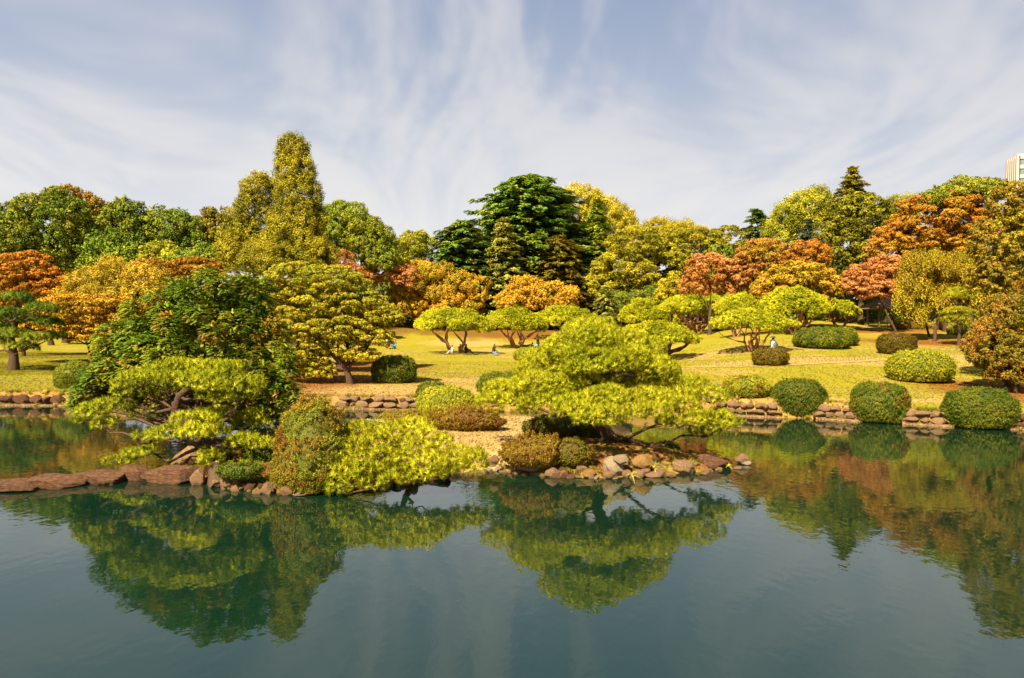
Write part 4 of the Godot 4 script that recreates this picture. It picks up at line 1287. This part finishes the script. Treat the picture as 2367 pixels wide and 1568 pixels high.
func build_stones() -> void:
	# the causeway of slabs at the left
	boulder("flat topped slab at the left edge, first of the stone causeway", "stone_slab", [4, 1139, 118, 22], M.dark_rock, {"thick": 0.85, "shape": 7, "roll": -0.05})
	boulder("second slab of the stone causeway, tilted with a dark hollow below", "stone_slab", [115, 1130, 116, 25], M.dark_rock, {"thick": 0.8, "shape": 8, "roll": -0.05})
	boulder("third and longest slab of the stone causeway", "stone_slab", [218, 1119, 108, 26], M.dark_rock, {"thick": 0.8, "shape": 9, "roll": -0.05})
	boulder("small stone wedged under the third causeway slab", "rock", [236, 1122, 56, 18], M.dark_rock, {"thick": 0.5, "shape": 3})
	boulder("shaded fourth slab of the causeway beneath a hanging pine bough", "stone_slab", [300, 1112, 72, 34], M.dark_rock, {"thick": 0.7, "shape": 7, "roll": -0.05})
	boulder("square cut dark bridge slab joining the causeway to the island", "bridge_slab", [390, 1118, 122, 36], M.dark_rock, {"shape": 7, "thick": 0.7, "roll": 0.02})
	boulder("big rounded boulder behind the bridge slab", "rock", [420, 1086, 100, 52], M.rock, {"level": 0.05, "shape": 5})
	boulder("upright stone at the island end of the bridge slab", "rock", [452, 1122, 38, 42], M.rock, {"shape": 6, "thick": 0.9})
	boulder("lit boulder among the grass under the left pine", "rock", [523, 1093, 26, 24], M.rock, {"level": 0.25, "shape": 3})
	boulder("left one of the twin round stones below the left pine", "rock", [496, 1128, 34, 22], M.rock, {"shape": 1})
	boulder("right and taller one of the twin round stones below the left pine", "rock", [517, 1131, 32, 32], M.rock, {"shape": 5, "roll": 0.4})
	boulder("broken stone with a sharp edge between the twin stones and the dark gap", "rock", [546, 1132, 36, 32], M.moss_rock, {"shape": 0})
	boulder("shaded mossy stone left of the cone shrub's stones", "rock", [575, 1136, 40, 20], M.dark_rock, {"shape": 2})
	boulder("round brown stone left below the cone shrub", "rock", [617, 1143, 34, 28], M.rock, {"shape": 5})
	boulder("smooth stone perched behind the round brown one", "rock", [634, 1128, 28, 20], M.rock, {"shape": 4})
	boulder("pointed stone at the foot of the cone shrub", "rock", [656, 1147, 34, 22], M.rock, {"shape": 3})
	boulder("flat ledge stone at the foot of the cone shrub", "rock", [697, 1147, 76, 9], M.rock, {"shape": 1})
	boulder("stone half hidden in the lowest leaves of the cone shrub", "rock", [702, 1140, 40, 18], M.rock, {"shape": 6})
	boulder("orange lit slanting stone under the small yellow pine", "rock", [955, 1118, 30, 30], M.rock, {"shape": 2, "roll": 0.5})
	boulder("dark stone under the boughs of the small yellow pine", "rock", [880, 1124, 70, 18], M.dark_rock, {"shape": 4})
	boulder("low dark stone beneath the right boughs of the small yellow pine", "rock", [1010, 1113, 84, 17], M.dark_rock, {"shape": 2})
	# the front of the island, left to right
	boulder("round slab standing on edge on the sandy shore", "rock", [1142, 1070, 26, 18], M.rock, {"level": 0.3, "thick": 0.4, "shape": 5})
	boulder("reddish stone below the slab that stands on edge", "rock", [1142, 1085, 34, 16], M.rock, {"shape": 1})
	boulder("tiny pale stone at the left end of the island's front", "rock", [1153, 1088, 16, 9], M.pale_rock, {"shape": 3})
	boulder("stone right of the tiny pale one at the sandy shore", "rock", [1169, 1089, 22, 17], M.rock, {"shape": 6})
	boulder("small flat pale stone behind the long flat one", "rock", [1189, 1087, 16, 6], M.pale_rock, {"shape": 2, "level": 0.08})
	boulder("long flat stone at the waterline below the rounded azalea", "rock", [1200, 1097, 38, 12], M.rock, {"shape": 0})
	boulder("large pale green stone face under the rounded azalea", "rock", [1222, 1090, 56, 24], M.pale_rock, {"shape": 4, "level": 0.1, "thick": 0.5})
	boulder("wedge shaped stone between the flat one and the big red one", "rock", [1236, 1098, 34, 13], M.rock, {"shape": 3})
	boulder("biggest round red stone at the waterline", "rock", [1273, 1105, 40, 24], M.rock, {"shape": 5})
	boulder("orange stone right of the biggest red one", "rock", [1308, 1103, 32, 20], M.moss_rock, {"shape": 1})
	boulder("pale little stone lying behind the orange one", "rock", [1318, 1086, 18, 10], M.pale_rock, {"shape": 6, "level": 0.15})
	boulder("square brown block in the second row behind the waterline", "rock", [1343, 1092, 34, 19], M.rock, {"shape": 0, "level": 0.12})
	boulder("thin flat stone lying in the water before the square block", "rock", [1334, 1106, 28, 6], M.rock, {"shape": 2})
	boulder("orange rough stone left of the pale boulder", "rock", [1364, 1106, 40, 22], M.moss_rock, {"shape": 4})
	boulder("low red stone right before the pale lichen boulder", "rock", [1409, 1108, 34, 18], M.rock, {"shape": 3})
	boulder("pale boulder grey with lichen, the most eye catching of the island", "rock", [1421, 1096, 52, 44], M.pale_rock, {"shape": 6, "level": 0.1, "thick": 0.7})
	boulder("white left flank stone of the lichen boulder", "rock", [1403, 1090, 24, 34], M.pale_rock, {"shape": 0, "level": 0.14, "thick": 0.8})
	boulder("crumbly pale stone on top behind the lichen boulder", "rock", [1438, 1070, 40, 22], M.pale_rock, {"shape": 1, "level": 0.42})
	boulder("rounded golden mossy boulder right of the pale one", "rock", [1492, 1083, 60, 32], M.moss_rock, {"shape": 5, "level": 0.2})
	boulder("small stone between the pale boulder and the triangular stone", "rock", [1449, 1105, 24, 20], M.rock, {"shape": 2})
	boulder("triangular red stone at the waterline", "rock", [1477, 1106, 32, 21], M.rock, {"shape": 4, "roll": 0.15})
	boulder("pink stone behind the long flat waterline stone", "rock", [1494, 1096, 30, 13], M.rock, {"shape": 3, "level": 0.06})
	boulder("long flat stone at the waterline right of the triangular one", "rock", [1517, 1105, 54, 15], M.rock, {"shape": 0})
	boulder("low stone with a fern above it", "rock", [1528, 1094, 30, 13], M.rock, {"shape": 6, "level": 0.08})
	boulder("flat oval stone at the right end of the front row", "rock", [1551, 1104, 28, 13], M.rock, {"shape": 5})
	boulder("big brown boulder at the right end of the island", "rock", [1582, 1096, 62, 36], M.rock, {"shape": 1})
	boulder("small pointed stone right of the big brown boulder", "rock", [1618, 1087, 18, 15], M.rock, {"shape": 4})
	boulder("thin flat stone alone in the water right of the island", "rock", [1630, 1099, 24, 6], M.rock, {"shape": 2})
	boulder("long dark shaded rock at the islet's waterline", "rock", [1650, 1086, 92, 36], M.dark_rock, {"shape": 0})
	boulder("sunlit brown rock on the right end of the islet", "rock", [1716, 1071, 38, 22], M.rock, {"shape": 5, "level": 0.05})
	boulder("pale flat rock at the islet's right tip", "rock", [1728, 1076, 34, 9], M.pale_rock, {"shape": 3})
	boulder("small flat stone in the water before the islet", "rock", [1708, 1086, 24, 8], M.rock, {"shape": 6})
	boulder("reddish upright stone behind the shaded islet rock", "rock", [1598, 1063, 22, 24], M.rock, {"shape": 2, "level": 0.1})
	boulder("broken brown rock behind the trunk of the island pine", "rock", [1440, 926, 60, 24], M.dark_rock, {"shape": 1, "level": 0.6})
	# the small stones between the big ones
	var edging := thing("stone_edging", "small loose stones filling the gaps along the island's front waterline", "stones", on_level(1400, 1100))
	for i in 110:
		var t := rnd(0, 1)
		var px2 := lerpf(1128, 1690, t) if i < 74 else (lerpf(470, 720, t) if i < 98 else lerpf(860, 960, t))
		var py2 := 0.0
		for k in island_px.size() - 1:
			var a: Array = island_px[k]
			var b: Array = island_px[k + 1]
			if a[0] <= px2 and px2 <= b[0]:
				py2 = lerpf(a[1], b[1], (px2 - a[0]) / maxf(b[0] - a[0], 1.0))
				break
		var row := rng.randf()
		var p2 := on_level(px2, py2 - 5.0 - 16.0 * row * row, 0.02)
		p2.y = maxf(height(p2.x, p2.z), -0.02) + 0.02
		var big := rnd(0.05, 0.15)
		var s := put("stone", stones[rng.randi() % 7], [M.rock, M.rock, M.dark_rock, M.moss_rock, M.pale_rock][rng.randi() % 5], edging, p2 - edging.position)
		s.basis = Basis(unit(), rnd(0, TAU)) * Basis.from_scale(Vector3(big * rnd(0.8, 1.5), big * rnd(0.5, 0.8), big))
	# stones set in the far bank
	bank_wall("low wall of rounded stones on the left bank", -120, 172, 1, 26.0, 20.0, M.dark_rock)
	bank_wall("wall of squared stones on the middle bank behind the channel", 772, 960, 2, 23.0, 13.0, M.rock)
	bank_wall("wall of rounded stones left of the first waterline ball", 1650, 1796, 2, 24.0, 15.0, M.rock)
	bank_wall("wall of rounded stones between the first and second waterline balls", 1884, 1985, 2, 24.0, 15.0, M.rock)
	bank_wall("wall of rounded stones between the second and third waterline balls", 2084, 2196, 2, 25.0, 15.0, M.rock)
	bank_wall("wall of dark stones at the right end of the bank", 2318, 2440, 2, 27.0, 16.0, M.dark_rock)

func shore_at(px: float) -> Vector3:
	var d := ray(px, 955)
	var lo := 20.0
	while lo < 60.0:
		if shore_depth(d.x * lo, lo) >= 0.0:
			return Vector3(d.x * lo, 0, -lo)
		lo += 0.05
	return Vector3(d.x * 36.0, 0, -36.0)

func bank_wall(label: String, from: float, to: float, rows: int, wide: float, high: float, mat: Material) -> void:
	var base := shore_at((from + to) / 2.0)
	var o := thing("stone_wall", label, "stone wall", base)
	var px := per_px(-base.z)
	for row in rows:
		var x := from + (wide * 0.4 if row % 2 == 1 else 0.0)
		while x < to:
			var w := wide * rnd(0.5, 1.5)
			var h := high * rnd(0.6, 1.35) * lerpf(0.8, 1.1, clampf(w / wide - 0.5, 0, 1))
			var p := shore_at(x + w / 2.0) - base
			p += Vector3(0, 0.12 + (row + 0.42) * high * px * 0.92, -0.14 - row * 0.16 + rnd(-0.03, 0.03))
			var s := put("stone", stones[rng.randi() % 7], mat if rng.randf() < 0.8 else M.rock, o, p)
			s.basis = Basis(Vector3.BACK, rnd(-0.2, 0.2)) * Basis.from_scale(Vector3(w * 0.56 * px, h * 0.58 * px, 0.26)) * Basis(unit(), rnd(0, TAU))
			x += w
	var st := begin()
	var x2 := from
	while x2 < to:
		var a := shore_at(x2) - base
		var b := shore_at(x2 + 12.0) - base
		var n := Vector3(b.z - a.z, 0, -(b.x - a.x)).normalized() * 0.34
		var j := rnd(-0.02, 0.02)
		var up := Vector3.UP * (0.075 + j)
		var out := Vector3(0, 0, 0.10 + j)
		face(st, a + n + up, b + n + up, b + out + up, a + out + up)
		face(st, a + out + up, b + out + up, b + out - up, a + out - up)
		x2 += 12.0
	put("ledge", st.commit(), M.rock, o)

# ---------------------------------------------------------------- hoop fences

func hoop_row(label: String, line: Array, wide: float) -> void:
	var pts := []
	for q in line:
		pts.append(on_ground(q[0], q[1], 33.0))
	var base: Vector3 = pts[0]
	var o := thing("hoop_fence", label, "bamboo fence", base, "low hoop fences along the lawn paths")
	var st := begin()
	var path := []
	var rad := []
	for k in 11:
		var a := PI * k / 10.0
		path.append(Vector3(-cos(a) * wide / 2.0, sin(a) * wide * 0.46 - 0.03, 0))
		rad.append(0.015)
	tube(st, path, rad, 4)
	var hoop := st.commit()
	for i in pts.size() - 1:
		var a: Vector3 = pts[i]
		var b: Vector3 = pts[i + 1]
		var long := Vector2(b.x - a.x, b.z - a.z).length()
		var n := int(long / (wide * 0.62))
		for k in n:
			var p := a.lerp(b, (k + 0.5) / n)
			p.y = height(p.x, p.z)
			var h := put("hoop", hoop, M.wood, o, p - base)
			h.rotation.y = atan2(-(b.z - a.z), b.x - a.x) + rnd(-0.06, 0.06)
			h.position.z += 0.03 * (k % 2)

func build_fences() -> void:
	hoop_row("hoop fence on the left bank above the stones", [[-60, 897], [60, 895], [130, 893]], 0.80)
	hoop_row("hoop fence on the middle lawn just right of the boxy dark dome", [[964, 868], [1040, 872], [1110, 880]], 0.80)
	hoop_row("hoop fence in front of the people under the left umbrella pines", [[890, 822], [1000, 826], [1185, 829]], 0.95)
	hoop_row("upper hoop fence crossing the right lawn to the small rusty shrub", [[1585, 846], [1660, 845], [1740, 844]], 0.85)
	hoop_row("upper hoop fence right of the small rusty shrub", [[1826, 840], [1920, 836], [2035, 829]], 0.85)
	hoop_row("hoop fence at the top of the far right lawn", [[2150, 812], [2230, 818]], 0.85)
	hoop_row("lower hoop fence left of the first waterline ball", [[1600, 905], [1672, 906]], 0.8)
	hoop_row("lower hoop fence behind the waterline balls on the right", [[1776, 907], [1900, 910], [1990, 914], [2150, 921], [2200, 925]], 0.8)
	# the pale footpath under the upper hoops
	var st := begin()
	var line := [[1560, 850], [1660, 849], [1760, 848], [1880, 842], [1980, 837], [2060, 832]]
	for i in line.size() - 1:
		for s in 6:
			var quad := []
			for e in [[s / 6.0, 0.0], [(s + 1) / 6.0, 0.0], [(s + 1) / 6.0, 0.28], [s / 6.0, 0.28]]:
				var p := on_ground(lerpf(line[i][0], line[i + 1][0], e[0]), lerpf(line[i][1], line[i + 1][1], e[0]), 40.0) + Vector3(0, 0, e[1])
				p.y = height(p.x, p.z) + 0.03
				quad.append(p)
			face(st, quad[0], quad[1], quad[2], quad[3])
	put("footpath", st.commit(), matte(Color(0.33, 0.23, 0.07), 0.95, null, null)).set_meta("kind", "structure")

# ---------------------------------------------------------------- tower, pavilion, sign

func build_structures() -> void:
	# the tower over the trees at the right edge
	var corner := at(2353, 358, 330.0)
	var far_ := at(2328, 372, 342.0)
	var foot := Vector3(corner.x, 9.0, corner.z)
	var o := thing("office_tower", "white high rise with upright fins over the trees at the right edge", "building", foot)
	var tall := corner.y - foot.y
	var along := far_ - corner
	along.y = 0
	var long := along.length()
	var dir := along.normalized()
	var right := Vector3(-dir.z, 0, dir.x)
	if right.x < 0:
		right = -right
	var white := matte(Color(0.40, 0.36, 0.31), 0.85)
	var turn := atan2(-dir.z, dir.x)
	var st := begin()
	var mid := dir * long / 2.0 + right * 9.0
	box(st, mid + Vector3.UP * (tall / 2.0 - 0.5), Vector3(long - 0.8, tall - 1.0, 17.2), turn, 0.1)
	put("body", st.commit(), matte(Color(0.10, 0.075, 0.06), 0.4), o)
	var n := 6
	for k in n:
		var s := begin()
		box(s, dir * (0.5 + (long - 1.0) * k / (n - 1.0)) + Vector3.UP * tall / 2.0 + right * 0.1, Vector3(1.25, tall, 0.9), turn, 0.05)
		put("fin", s.commit(), white, o)
	for k in 18:
		var s := begin()
		box(s, right * 9.5 + dir * 0.1 + Vector3.UP * (tall - 1.0 - k * 4.0), Vector3(0.9, 1.5, 17.0), turn, 0.05)
		put("floor_band", s.commit(), white, o)
		var g := begin()
		box(g, right * 9.5 + dir * 0.22 + Vector3.UP * (tall - 3.0 - k * 4.0), Vector3(0.4, 2.4, 16.6), turn, 0.0)
		put("window", g.commit(), matte(Color(0.12, 0.17, 0.16), 0.15), o)
	var s2 := begin()
	box(s2, mid + Vector3.UP * (tall - 0.15), Vector3(long + 0.5, 0.9, 18.0), turn, 0.05)
	put("parapet", s2.commit(), white, o)
	# the open pavilion among the trees
	var base := on_ground(2056, 756, 50.0)
	var pav := thing("garden_pavilion", "open wooden pavilion with a low hipped roof in the shade of the trees", "pavilion", base)
	var px := per_px(-base.z)
	for q in [[-31, 0.7], [31, 0.7], [-31, -2.0], [31, -2.0]]:
		var t := begin()
		tube(t, [Vector3(q[0] * px, -0.2, q[1]), Vector3(q[0] * px, 41 * px, q[1])], [0.11, 0.10], 8)
		put("post", t.commit(), M.wood, pav)
	var eave := 46 * px
	var roof := begin()
	var e := [Vector3(-50 * px, eave - 0.12, 1.7), Vector3(50 * px, eave - 0.12, 1.7), Vector3(50 * px, eave - 0.12, -3.0), Vector3(-50 * px, eave - 0.12, -3.0)]
	var ridge := [Vector3(-9 * px, eave + 1.05, -0.65), Vector3(9 * px, eave + 1.05, -0.65)]
	face(roof, ridge[0], ridge[1], e[1], e[0])
	face(roof, ridge[1], ridge[0], e[3], e[2])
	face(roof, ridge[1], ridge[1] + Vector3(0, 0.001, 0), e[2], e[1])
	face(roof, ridge[0], ridge[0] + Vector3(0, 0.001, 0), e[0], e[3])
	face(roof, e[0], e[1], e[1] - Vector3.UP * 0.12, e[0] - Vector3.UP * 0.12)
	face(roof, e[3], e[0], e[0] - Vector3.UP * 0.12, e[3] - Vector3.UP * 0.12)
	face(roof, e[1], e[2], e[2] - Vector3.UP * 0.12, e[1] - Vector3.UP * 0.12)
	face(roof, e[3] - Vector3.UP * 0.12, e[0] - Vector3.UP * 0.12, e[1] - Vector3.UP * 0.12, e[2] - Vector3.UP * 0.12)
	var roof_part := put("roof", roof.commit(), M.wood, pav)
	var cap := begin()
	tube(cap, [ridge[0] + Vector3(-0.2, 0.03, 0), ridge[1] + Vector3(0.2, 0.03, 0)], [0.11, 0.11], 6)
	put("ridge_cap", cap.commit(), M.wood, roof_part)
	for y in [0.42, 0.78]:
		var rail := begin()
		box(rail, Vector3(0, y, -1.9), Vector3(60 * px, 0.07, 0.07 if y > 0.5 else 0.40), 0, 0.01)
		put("bench" if y < 0.5 else "rail", rail.commit(), M.wood, pav)
	var sign_foot := on_ground(2039, 757, 50.0) + Vector3(0, 0, 1.2)
	sign_foot.y = height(sign_foot.x, sign_foot.z)
	var sg := thing("notice_board", "small pale notice board on a post before the pavilion", "sign", sign_foot)
	var post := begin()
	tube(post, [Vector3(0, -0.2, 0), Vector3(0, 0.75, 0)], [0.035, 0.035], 6)
	put("post", post.commit(), M.wood, sg)
	var board := begin()
	box(board, Vector3(0, 0.95, 0.03), Vector3(0.50, 0.38, 0.04), 0, 0.005)
	put("board", board.commit(), matte(Color(0.55, 0.42, 0.26), 0.7), sg)
	# poles lying on the lawn behind the nearest umbrella pine
	var heap_at := on_ground(1661, 766, 45.0)
	var heap := thing("log_pile", "few poles and boards lying on the lawn behind the nearest umbrella pine", "logs", heap_at)
	for k in 4:
		var t := begin()
		tube(t, [Vector3(-1.0 + 0.2 * k, 0.10 + 0.05 * k, 0.15 * k), Vector3(0.7 + 0.2 * k, 0.12 + 0.12 * k, 0.15 * k - 0.3)], [0.08, 0.07], 6)
		put("log", t.commit(), M.wood, heap)

# ---------------------------------------------------------------- people

const SKIN := Color(0.42, 0.24, 0.15)
const HAIR := Color(0.02, 0.014, 0.010)

func figure(label: String, foot: Vector3, turn: float, pose: String, top: Color, legs: Color, opt := {}) -> void:
	var o := thing("person", label, "person", foot)
	o.rotation.y = turn
	var J := {}
	if pose == "stand":
		J = {"hip": Vector3(0, 0.90, 0), "chest": Vector3(0, 1.28, 0.01), "neck": Vector3(0, 1.46, 0), "head": Vector3(0, 1.58, 0.03), "kl": Vector3(-0.11, 0.49, 0.05), "kr": Vector3(0.12, 0.49, 0.0), "fl": Vector3(-0.14, 0.06, 0.02), "fr": Vector3(0.17, 0.06, -0.06), "el": Vector3(-0.30, 1.12, -0.02), "er": Vector3(0.29, 1.12, 0.04), "hl": Vector3(-0.17, 0.95, 0.17), "hr": Vector3(0.25, 0.88, 0.16)}
	elif pose == "kneel":
		J = {"hip": Vector3(0, 0.30, -0.12), "chest": Vector3(0, 0.68, -0.06), "neck": Vector3(0, 0.86, -0.02), "head": Vector3(0, 0.99, 0.04), "kl": Vector3(-0.14, 0.10, 0.36), "kr": Vector3(0.14, 0.10, 0.38), "fl": Vector3(-0.12, 0.06, -0.12), "fr": Vector3(0.12, 0.06, -0.10), "el": Vector3(-0.25, 0.52, 0.05), "er": Vector3(0.25, 0.52, 0.06), "hl": Vector3(-0.12, 0.38, 0.30), "hr": Vector3(0.13, 0.38, 0.32)}
	elif pose == "sit":
		J = {"hip": Vector3(0, 0.13, 0), "chest": Vector3(0, 0.48, -0.05), "neck": Vector3(0, 0.66, -0.02), "head": Vector3(0, 0.79, 0.03), "kl": Vector3(-0.17, 0.40, 0.38), "kr": Vector3(0.15, 0.36, 0.40), "fl": Vector3(-0.12, 0.06, 0.60), "fr": Vector3(0.12, 0.06, 0.66), "el": Vector3(-0.27, 0.40, 0.12), "er": Vector3(0.27, 0.38, 0.14), "hl": Vector3(-0.12, 0.40, 0.36), "hr": Vector3(0.10, 0.38, 0.38)}
	else:
		J = {"hip": Vector3(0, 0.14, 0), "chest": Vector3(0.02, 0.22, -0.36), "neck": Vector3(0, 0.34, -0.52), "head": Vector3(0, 0.46, -0.58), "kl": Vector3(-0.10, 0.22, 0.42), "kr": Vector3(0.12, 0.12, 0.44), "fl": Vector3(-0.10, 0.07, 0.84), "fr": Vector3(0.13, 0.07, 0.86), "el": Vector3(-0.26, 0.09, -0.52), "er": Vector3(0.28, 0.10, -0.44), "hl": Vector3(-0.14, 0.07, -0.28), "hr": Vector3(0.16, 0.22, -0.18)}
	var across: Vector3 = Vector3.RIGHT * 0.17
	var sh: Vector3 = J.neck.lerp(J.chest, 0.25)
	var hp := Vector3.RIGHT * 0.09
	var skin: Color = SKIN
	var bones := [
		[J.hip, J.chest, 0.145, 0.155, top], [J.chest, sh, 0.155, 0.12, top], [sh - across, sh + across, 0.075, 0.075, top], [sh, J.head, 0.06, 0.055, skin],
		[J.hip - hp, J.kl, 0.095, 0.068, legs], [J.hip + hp, J.kr, 0.095, 0.068, legs], [J.kl, J.fl, 0.066, 0.045, legs], [J.kr, J.fr, 0.066, 0.045, legs],
		[J.fl, J.fl + (Vector3(0, -0.02, 0.16) if pose != "lie" else Vector3(0, 0.14, 0.04)), 0.045, 0.035, HAIR], [J.fr, J.fr + (Vector3(0, -0.02, 0.16) if pose != "lie" else Vector3(0, 0.14, 0.04)), 0.045, 0.035, HAIR],
		[sh - across, J.el, 0.06, 0.046, top], [sh + across, J.er, 0.06, 0.046, top], [J.el, J.hl, 0.044, 0.032, opt.get("sleeve", top)], [J.er, J.hr, 0.044, 0.032, opt.get("sleeve", top)],
		[J.hl, J.hl + (J.hl - J.el).normalized() * 0.09, 0.036, 0.022, skin], [J.hr, J.hr + (J.hr - J.er).normalized() * 0.09, 0.036, 0.022, skin],
		[J.head - Vector3(0, 0.03, 0), J.head + Vector3(0, 0.05, 0), 0.082, 0.098, skin], [J.head + Vector3(0, 0.0, 0.09), J.head + Vector3(0, -0.03, 0.105), 0.018, 0.022, skin],
		[J.head + Vector3(0, 0.06, -0.035), J.head + Vector3(0, -0.03, -0.045), 0.102, 0.085, opt.get("hair", HAIR)]]
	put("body", skin_over(bones), M.painted, o)
	if opt.has("hat"):
		var st := begin()
		var prev := []
		for ring in [[0.0, 0.13], [0.055, 0.125], [0.10, 0.10], [0.30, 0.015], [0.28, -0.005]]:
			var row := []
			for k in 17:
				row.append(J.head + Vector3(cos(TAU * k / 16.0) * ring[0], 0.06 + ring[1], sin(TAU * k / 16.0) * ring[0]))
			for k in 16:
				if prev.size() > 0:
					face(st, prev[k], prev[k + 1], row[k + 1], row[k])
			prev = row
		put("hat", st.commit(), matte(opt.hat, 0.8), o)

func skin_over(bones: Array) -> ArrayMesh:          # one surface round all bones, by surface nets
	var cell := 0.036
	var lo := Vector3.ONE * 1e6
	var hi := -lo
	for b in bones:
		for k in 2:
			lo = lo.min((b[k] as Vector3) - Vector3.ONE * (b[2 + k] + 0.08))
			hi = hi.max((b[k] as Vector3) + Vector3.ONE * (b[2 + k] + 0.08))
	var n := Vector3i(((hi - lo) / cell).ceil()) + Vector3i.ONE
	var field := PackedFloat32Array()
	field.resize(n.x * n.y * n.z)
	field.fill(1.0)
	for b in bones:
		var a: Vector3 = b[0]
		var ab: Vector3 = b[1] - a
		var rr: float = maxf(b[2], b[3]) + 0.09
		var l2 := maxf(ab.length_squared(), 1e-6)
		var c0 := Vector3i(((a.min(b[1]) - Vector3.ONE * rr - lo) / cell).floor()).max(Vector3i.ZERO)
		var c1 := Vector3i(((a.max(b[1]) + Vector3.ONE * rr - lo) / cell).ceil()).min(n - Vector3i.ONE)
		for z in range(c0.z, c1.z + 1):
			for y in range(c0.y, c1.y + 1):
				for x in range(c0.x, c1.x + 1):
					var p := lo + Vector3(x, y, z) * cell
					var t := clampf((p - a).dot(ab) / l2, 0, 1)
					var d := (p - a - ab * t).length() - lerpf(b[2], b[3], t)
					var i := (z * n.y + y) * n.x + x
					var f := field[i]
					var h := maxf(0.035 - absf(f - d), 0.0) / 0.035
					field[i] = minf(f, d) - h * h * 0.035 * 0.25
	var where := {}
	var pts := PackedVector3Array()
	var cols := PackedColorArray()
	var idx := PackedInt32Array()
	for z in n.z - 1:
		for y in n.y - 1:
			for x in n.x - 1:
				var sum := Vector3.ZERO
				var cuts := 0
				var v := []
				for k in 8:
					v.append(field[((z + (k >> 2)) * n.y + y + ((k >> 1) & 1)) * n.x + x + (k & 1)])
				for e in [[0, 1], [2, 3], [4, 5], [6, 7], [0, 2], [1, 3], [4, 6], [5, 7], [0, 4], [1, 5], [2, 6], [3, 7]]:
					var f0: float = v[e[0]]
					var f1: float = v[e[1]]
					if (f0 < 0.0) != (f1 < 0.0):
						var p0 := Vector3(e[0] & 1, (e[0] >> 1) & 1, e[0] >> 2)
						var p1 := Vector3(e[1] & 1, (e[1] >> 1) & 1, e[1] >> 2)
						sum += p0.lerp(p1, f0 / (f0 - f1))
						cuts += 1
				if cuts > 0:
					var p := lo + (Vector3(x, y, z) + sum / cuts) * cell
					where[Vector3i(x, y, z)] = pts.size()
					pts.append(p)
					var best := 1e6
					var tint := Color.WHITE
					for b in bones:
						var ab: Vector3 = b[1] - b[0]
						var t := clampf((p - (b[0] as Vector3)).dot(ab) / maxf(ab.length_squared(), 1e-6), 0, 1)
						var d: float = (p - (b[0] as Vector3) - ab * t).length() - lerpf(b[2], b[3], t)
						if d < best:
							best = d
							tint = b[4]
					cols.append(tint)
	for c in where:
		for axis in 3:
			var step := Vector3i.ZERO
			step[axis] = 1
			var i0: int = (c.z * n.y + c.y) * n.x + c.x
			var q: Vector3i = c + step
			var f0 := field[i0]
			var f1 := field[(q.z * n.y + q.y) * n.x + q.x]
			if (f0 < 0.0) == (f1 < 0.0):
				continue
			var u := Vector3i.ZERO
			var w := Vector3i.ZERO
			u[(axis + 1) % 3] = 1
			w[(axis + 2) % 3] = 1
			var ring := [c, c - u, c - u - w, c - w]
			if not ring.all(func(r): return where.has(r)):
				continue
			var r0: int = where[ring[0]]
			var r1: int = where[ring[1]]
			var r2: int = where[ring[2]]
			var r3: int = where[ring[3]]
			idx.append_array(PackedInt32Array([r0, r2, r1, r0, r3, r2] if f0 < 0.0 else [r0, r1, r2, r0, r2, r3]))
	var nor := PackedVector3Array()
	nor.resize(pts.size())
	for t in range(0, idx.size(), 3):
		var g := (pts[idx[t + 2]] - pts[idx[t]]).cross(pts[idx[t + 1]] - pts[idx[t]])
		for k in 3:
			nor[idx[t + k]] += g
	for i in nor.size():
		nor[i] = nor[i].normalized()
	var arr := []
	arr.resize(Mesh.ARRAY_MAX)
	arr[Mesh.ARRAY_VERTEX] = pts
	arr[Mesh.ARRAY_NORMAL] = nor
	arr[Mesh.ARRAY_COLOR] = cols
	arr[Mesh.ARRAY_INDEX] = idx
	var mesh := ArrayMesh.new()
	mesh.add_surface_from_arrays(Mesh.PRIMITIVE_TRIANGLES, arr)
	return mesh

func build_people() -> void:
	var black := Color(0.025, 0.022, 0.022)
	var jeans := Color(0.10, 0.14, 0.22)
	var khaki := Color(0.16, 0.13, 0.08)
	figure("person kneeling alone on the lawn in a black top, facing right", on_ground(1143, 822, 45), PI * 0.5, "kneel", black, Color(0.16, 0.18, 0.22))
	figure("left one of two people sitting side by side right of the umbrella pine's trunk", on_ground(1064, 817, 45), 0.5, "sit", Color(0.07, 0.08, 0.08), khaki)
	figure("right one of the two people sitting under the umbrella pine, knees drawn up", on_ground(1077, 817, 45), 1.2, "sit", black, khaki)
	figure("person in pale pink leaning against the left side of the umbrella pine's trunk", on_ground(1044, 820, 45), -0.9, "sit", Color(0.62, 0.45, 0.40), Color(0.5, 0.38, 0.32), {"hair": Color(0.35, 0.22, 0.14)})
	figure("person in a patterned red and white top sitting at the maple's right edge", on_ground(894, 806, 45), 1.0, "sit", Color(0.50, 0.24, 0.20), Color(0.32, 0.16, 0.12), {"hair": Color(0.45, 0.40, 0.38)})
	figure("person in a bright blue top sitting on the open lawn at left", on_ground(912, 807, 45), -0.6, "sit", Color(0.04, 0.24, 0.42), khaki)
	figure("person in a tan shirt and black trousers standing near the second umbrella pine", on_ground(1243, 803, 45), 0.3, "stand", Color(0.42, 0.24, 0.13), black, {"sleeve": SKIN, "hair": Color(0.22, 0.09, 0.04)})
	figure("person in dark clothes lying propped up on the grass beside the second umbrella pine", on_ground(1219, 803, 45), -1.75, "lie", Color(0.12, 0.10, 0.06), black)
	figure("person in a light blue top lying beside the standing one", on_ground(1234, 803, 45), -1.4, "lie", Color(0.22, 0.50, 0.55), black)
	figure("person in white with a wide white sun hat sitting behind the small rusty shrub", on_ground(1787, 808, 45), 2.4, "sit", Color(0.8, 0.78, 0.72), Color(0.7, 0.68, 0.62), {"hat": Color(0.85, 0.83, 0.78)})
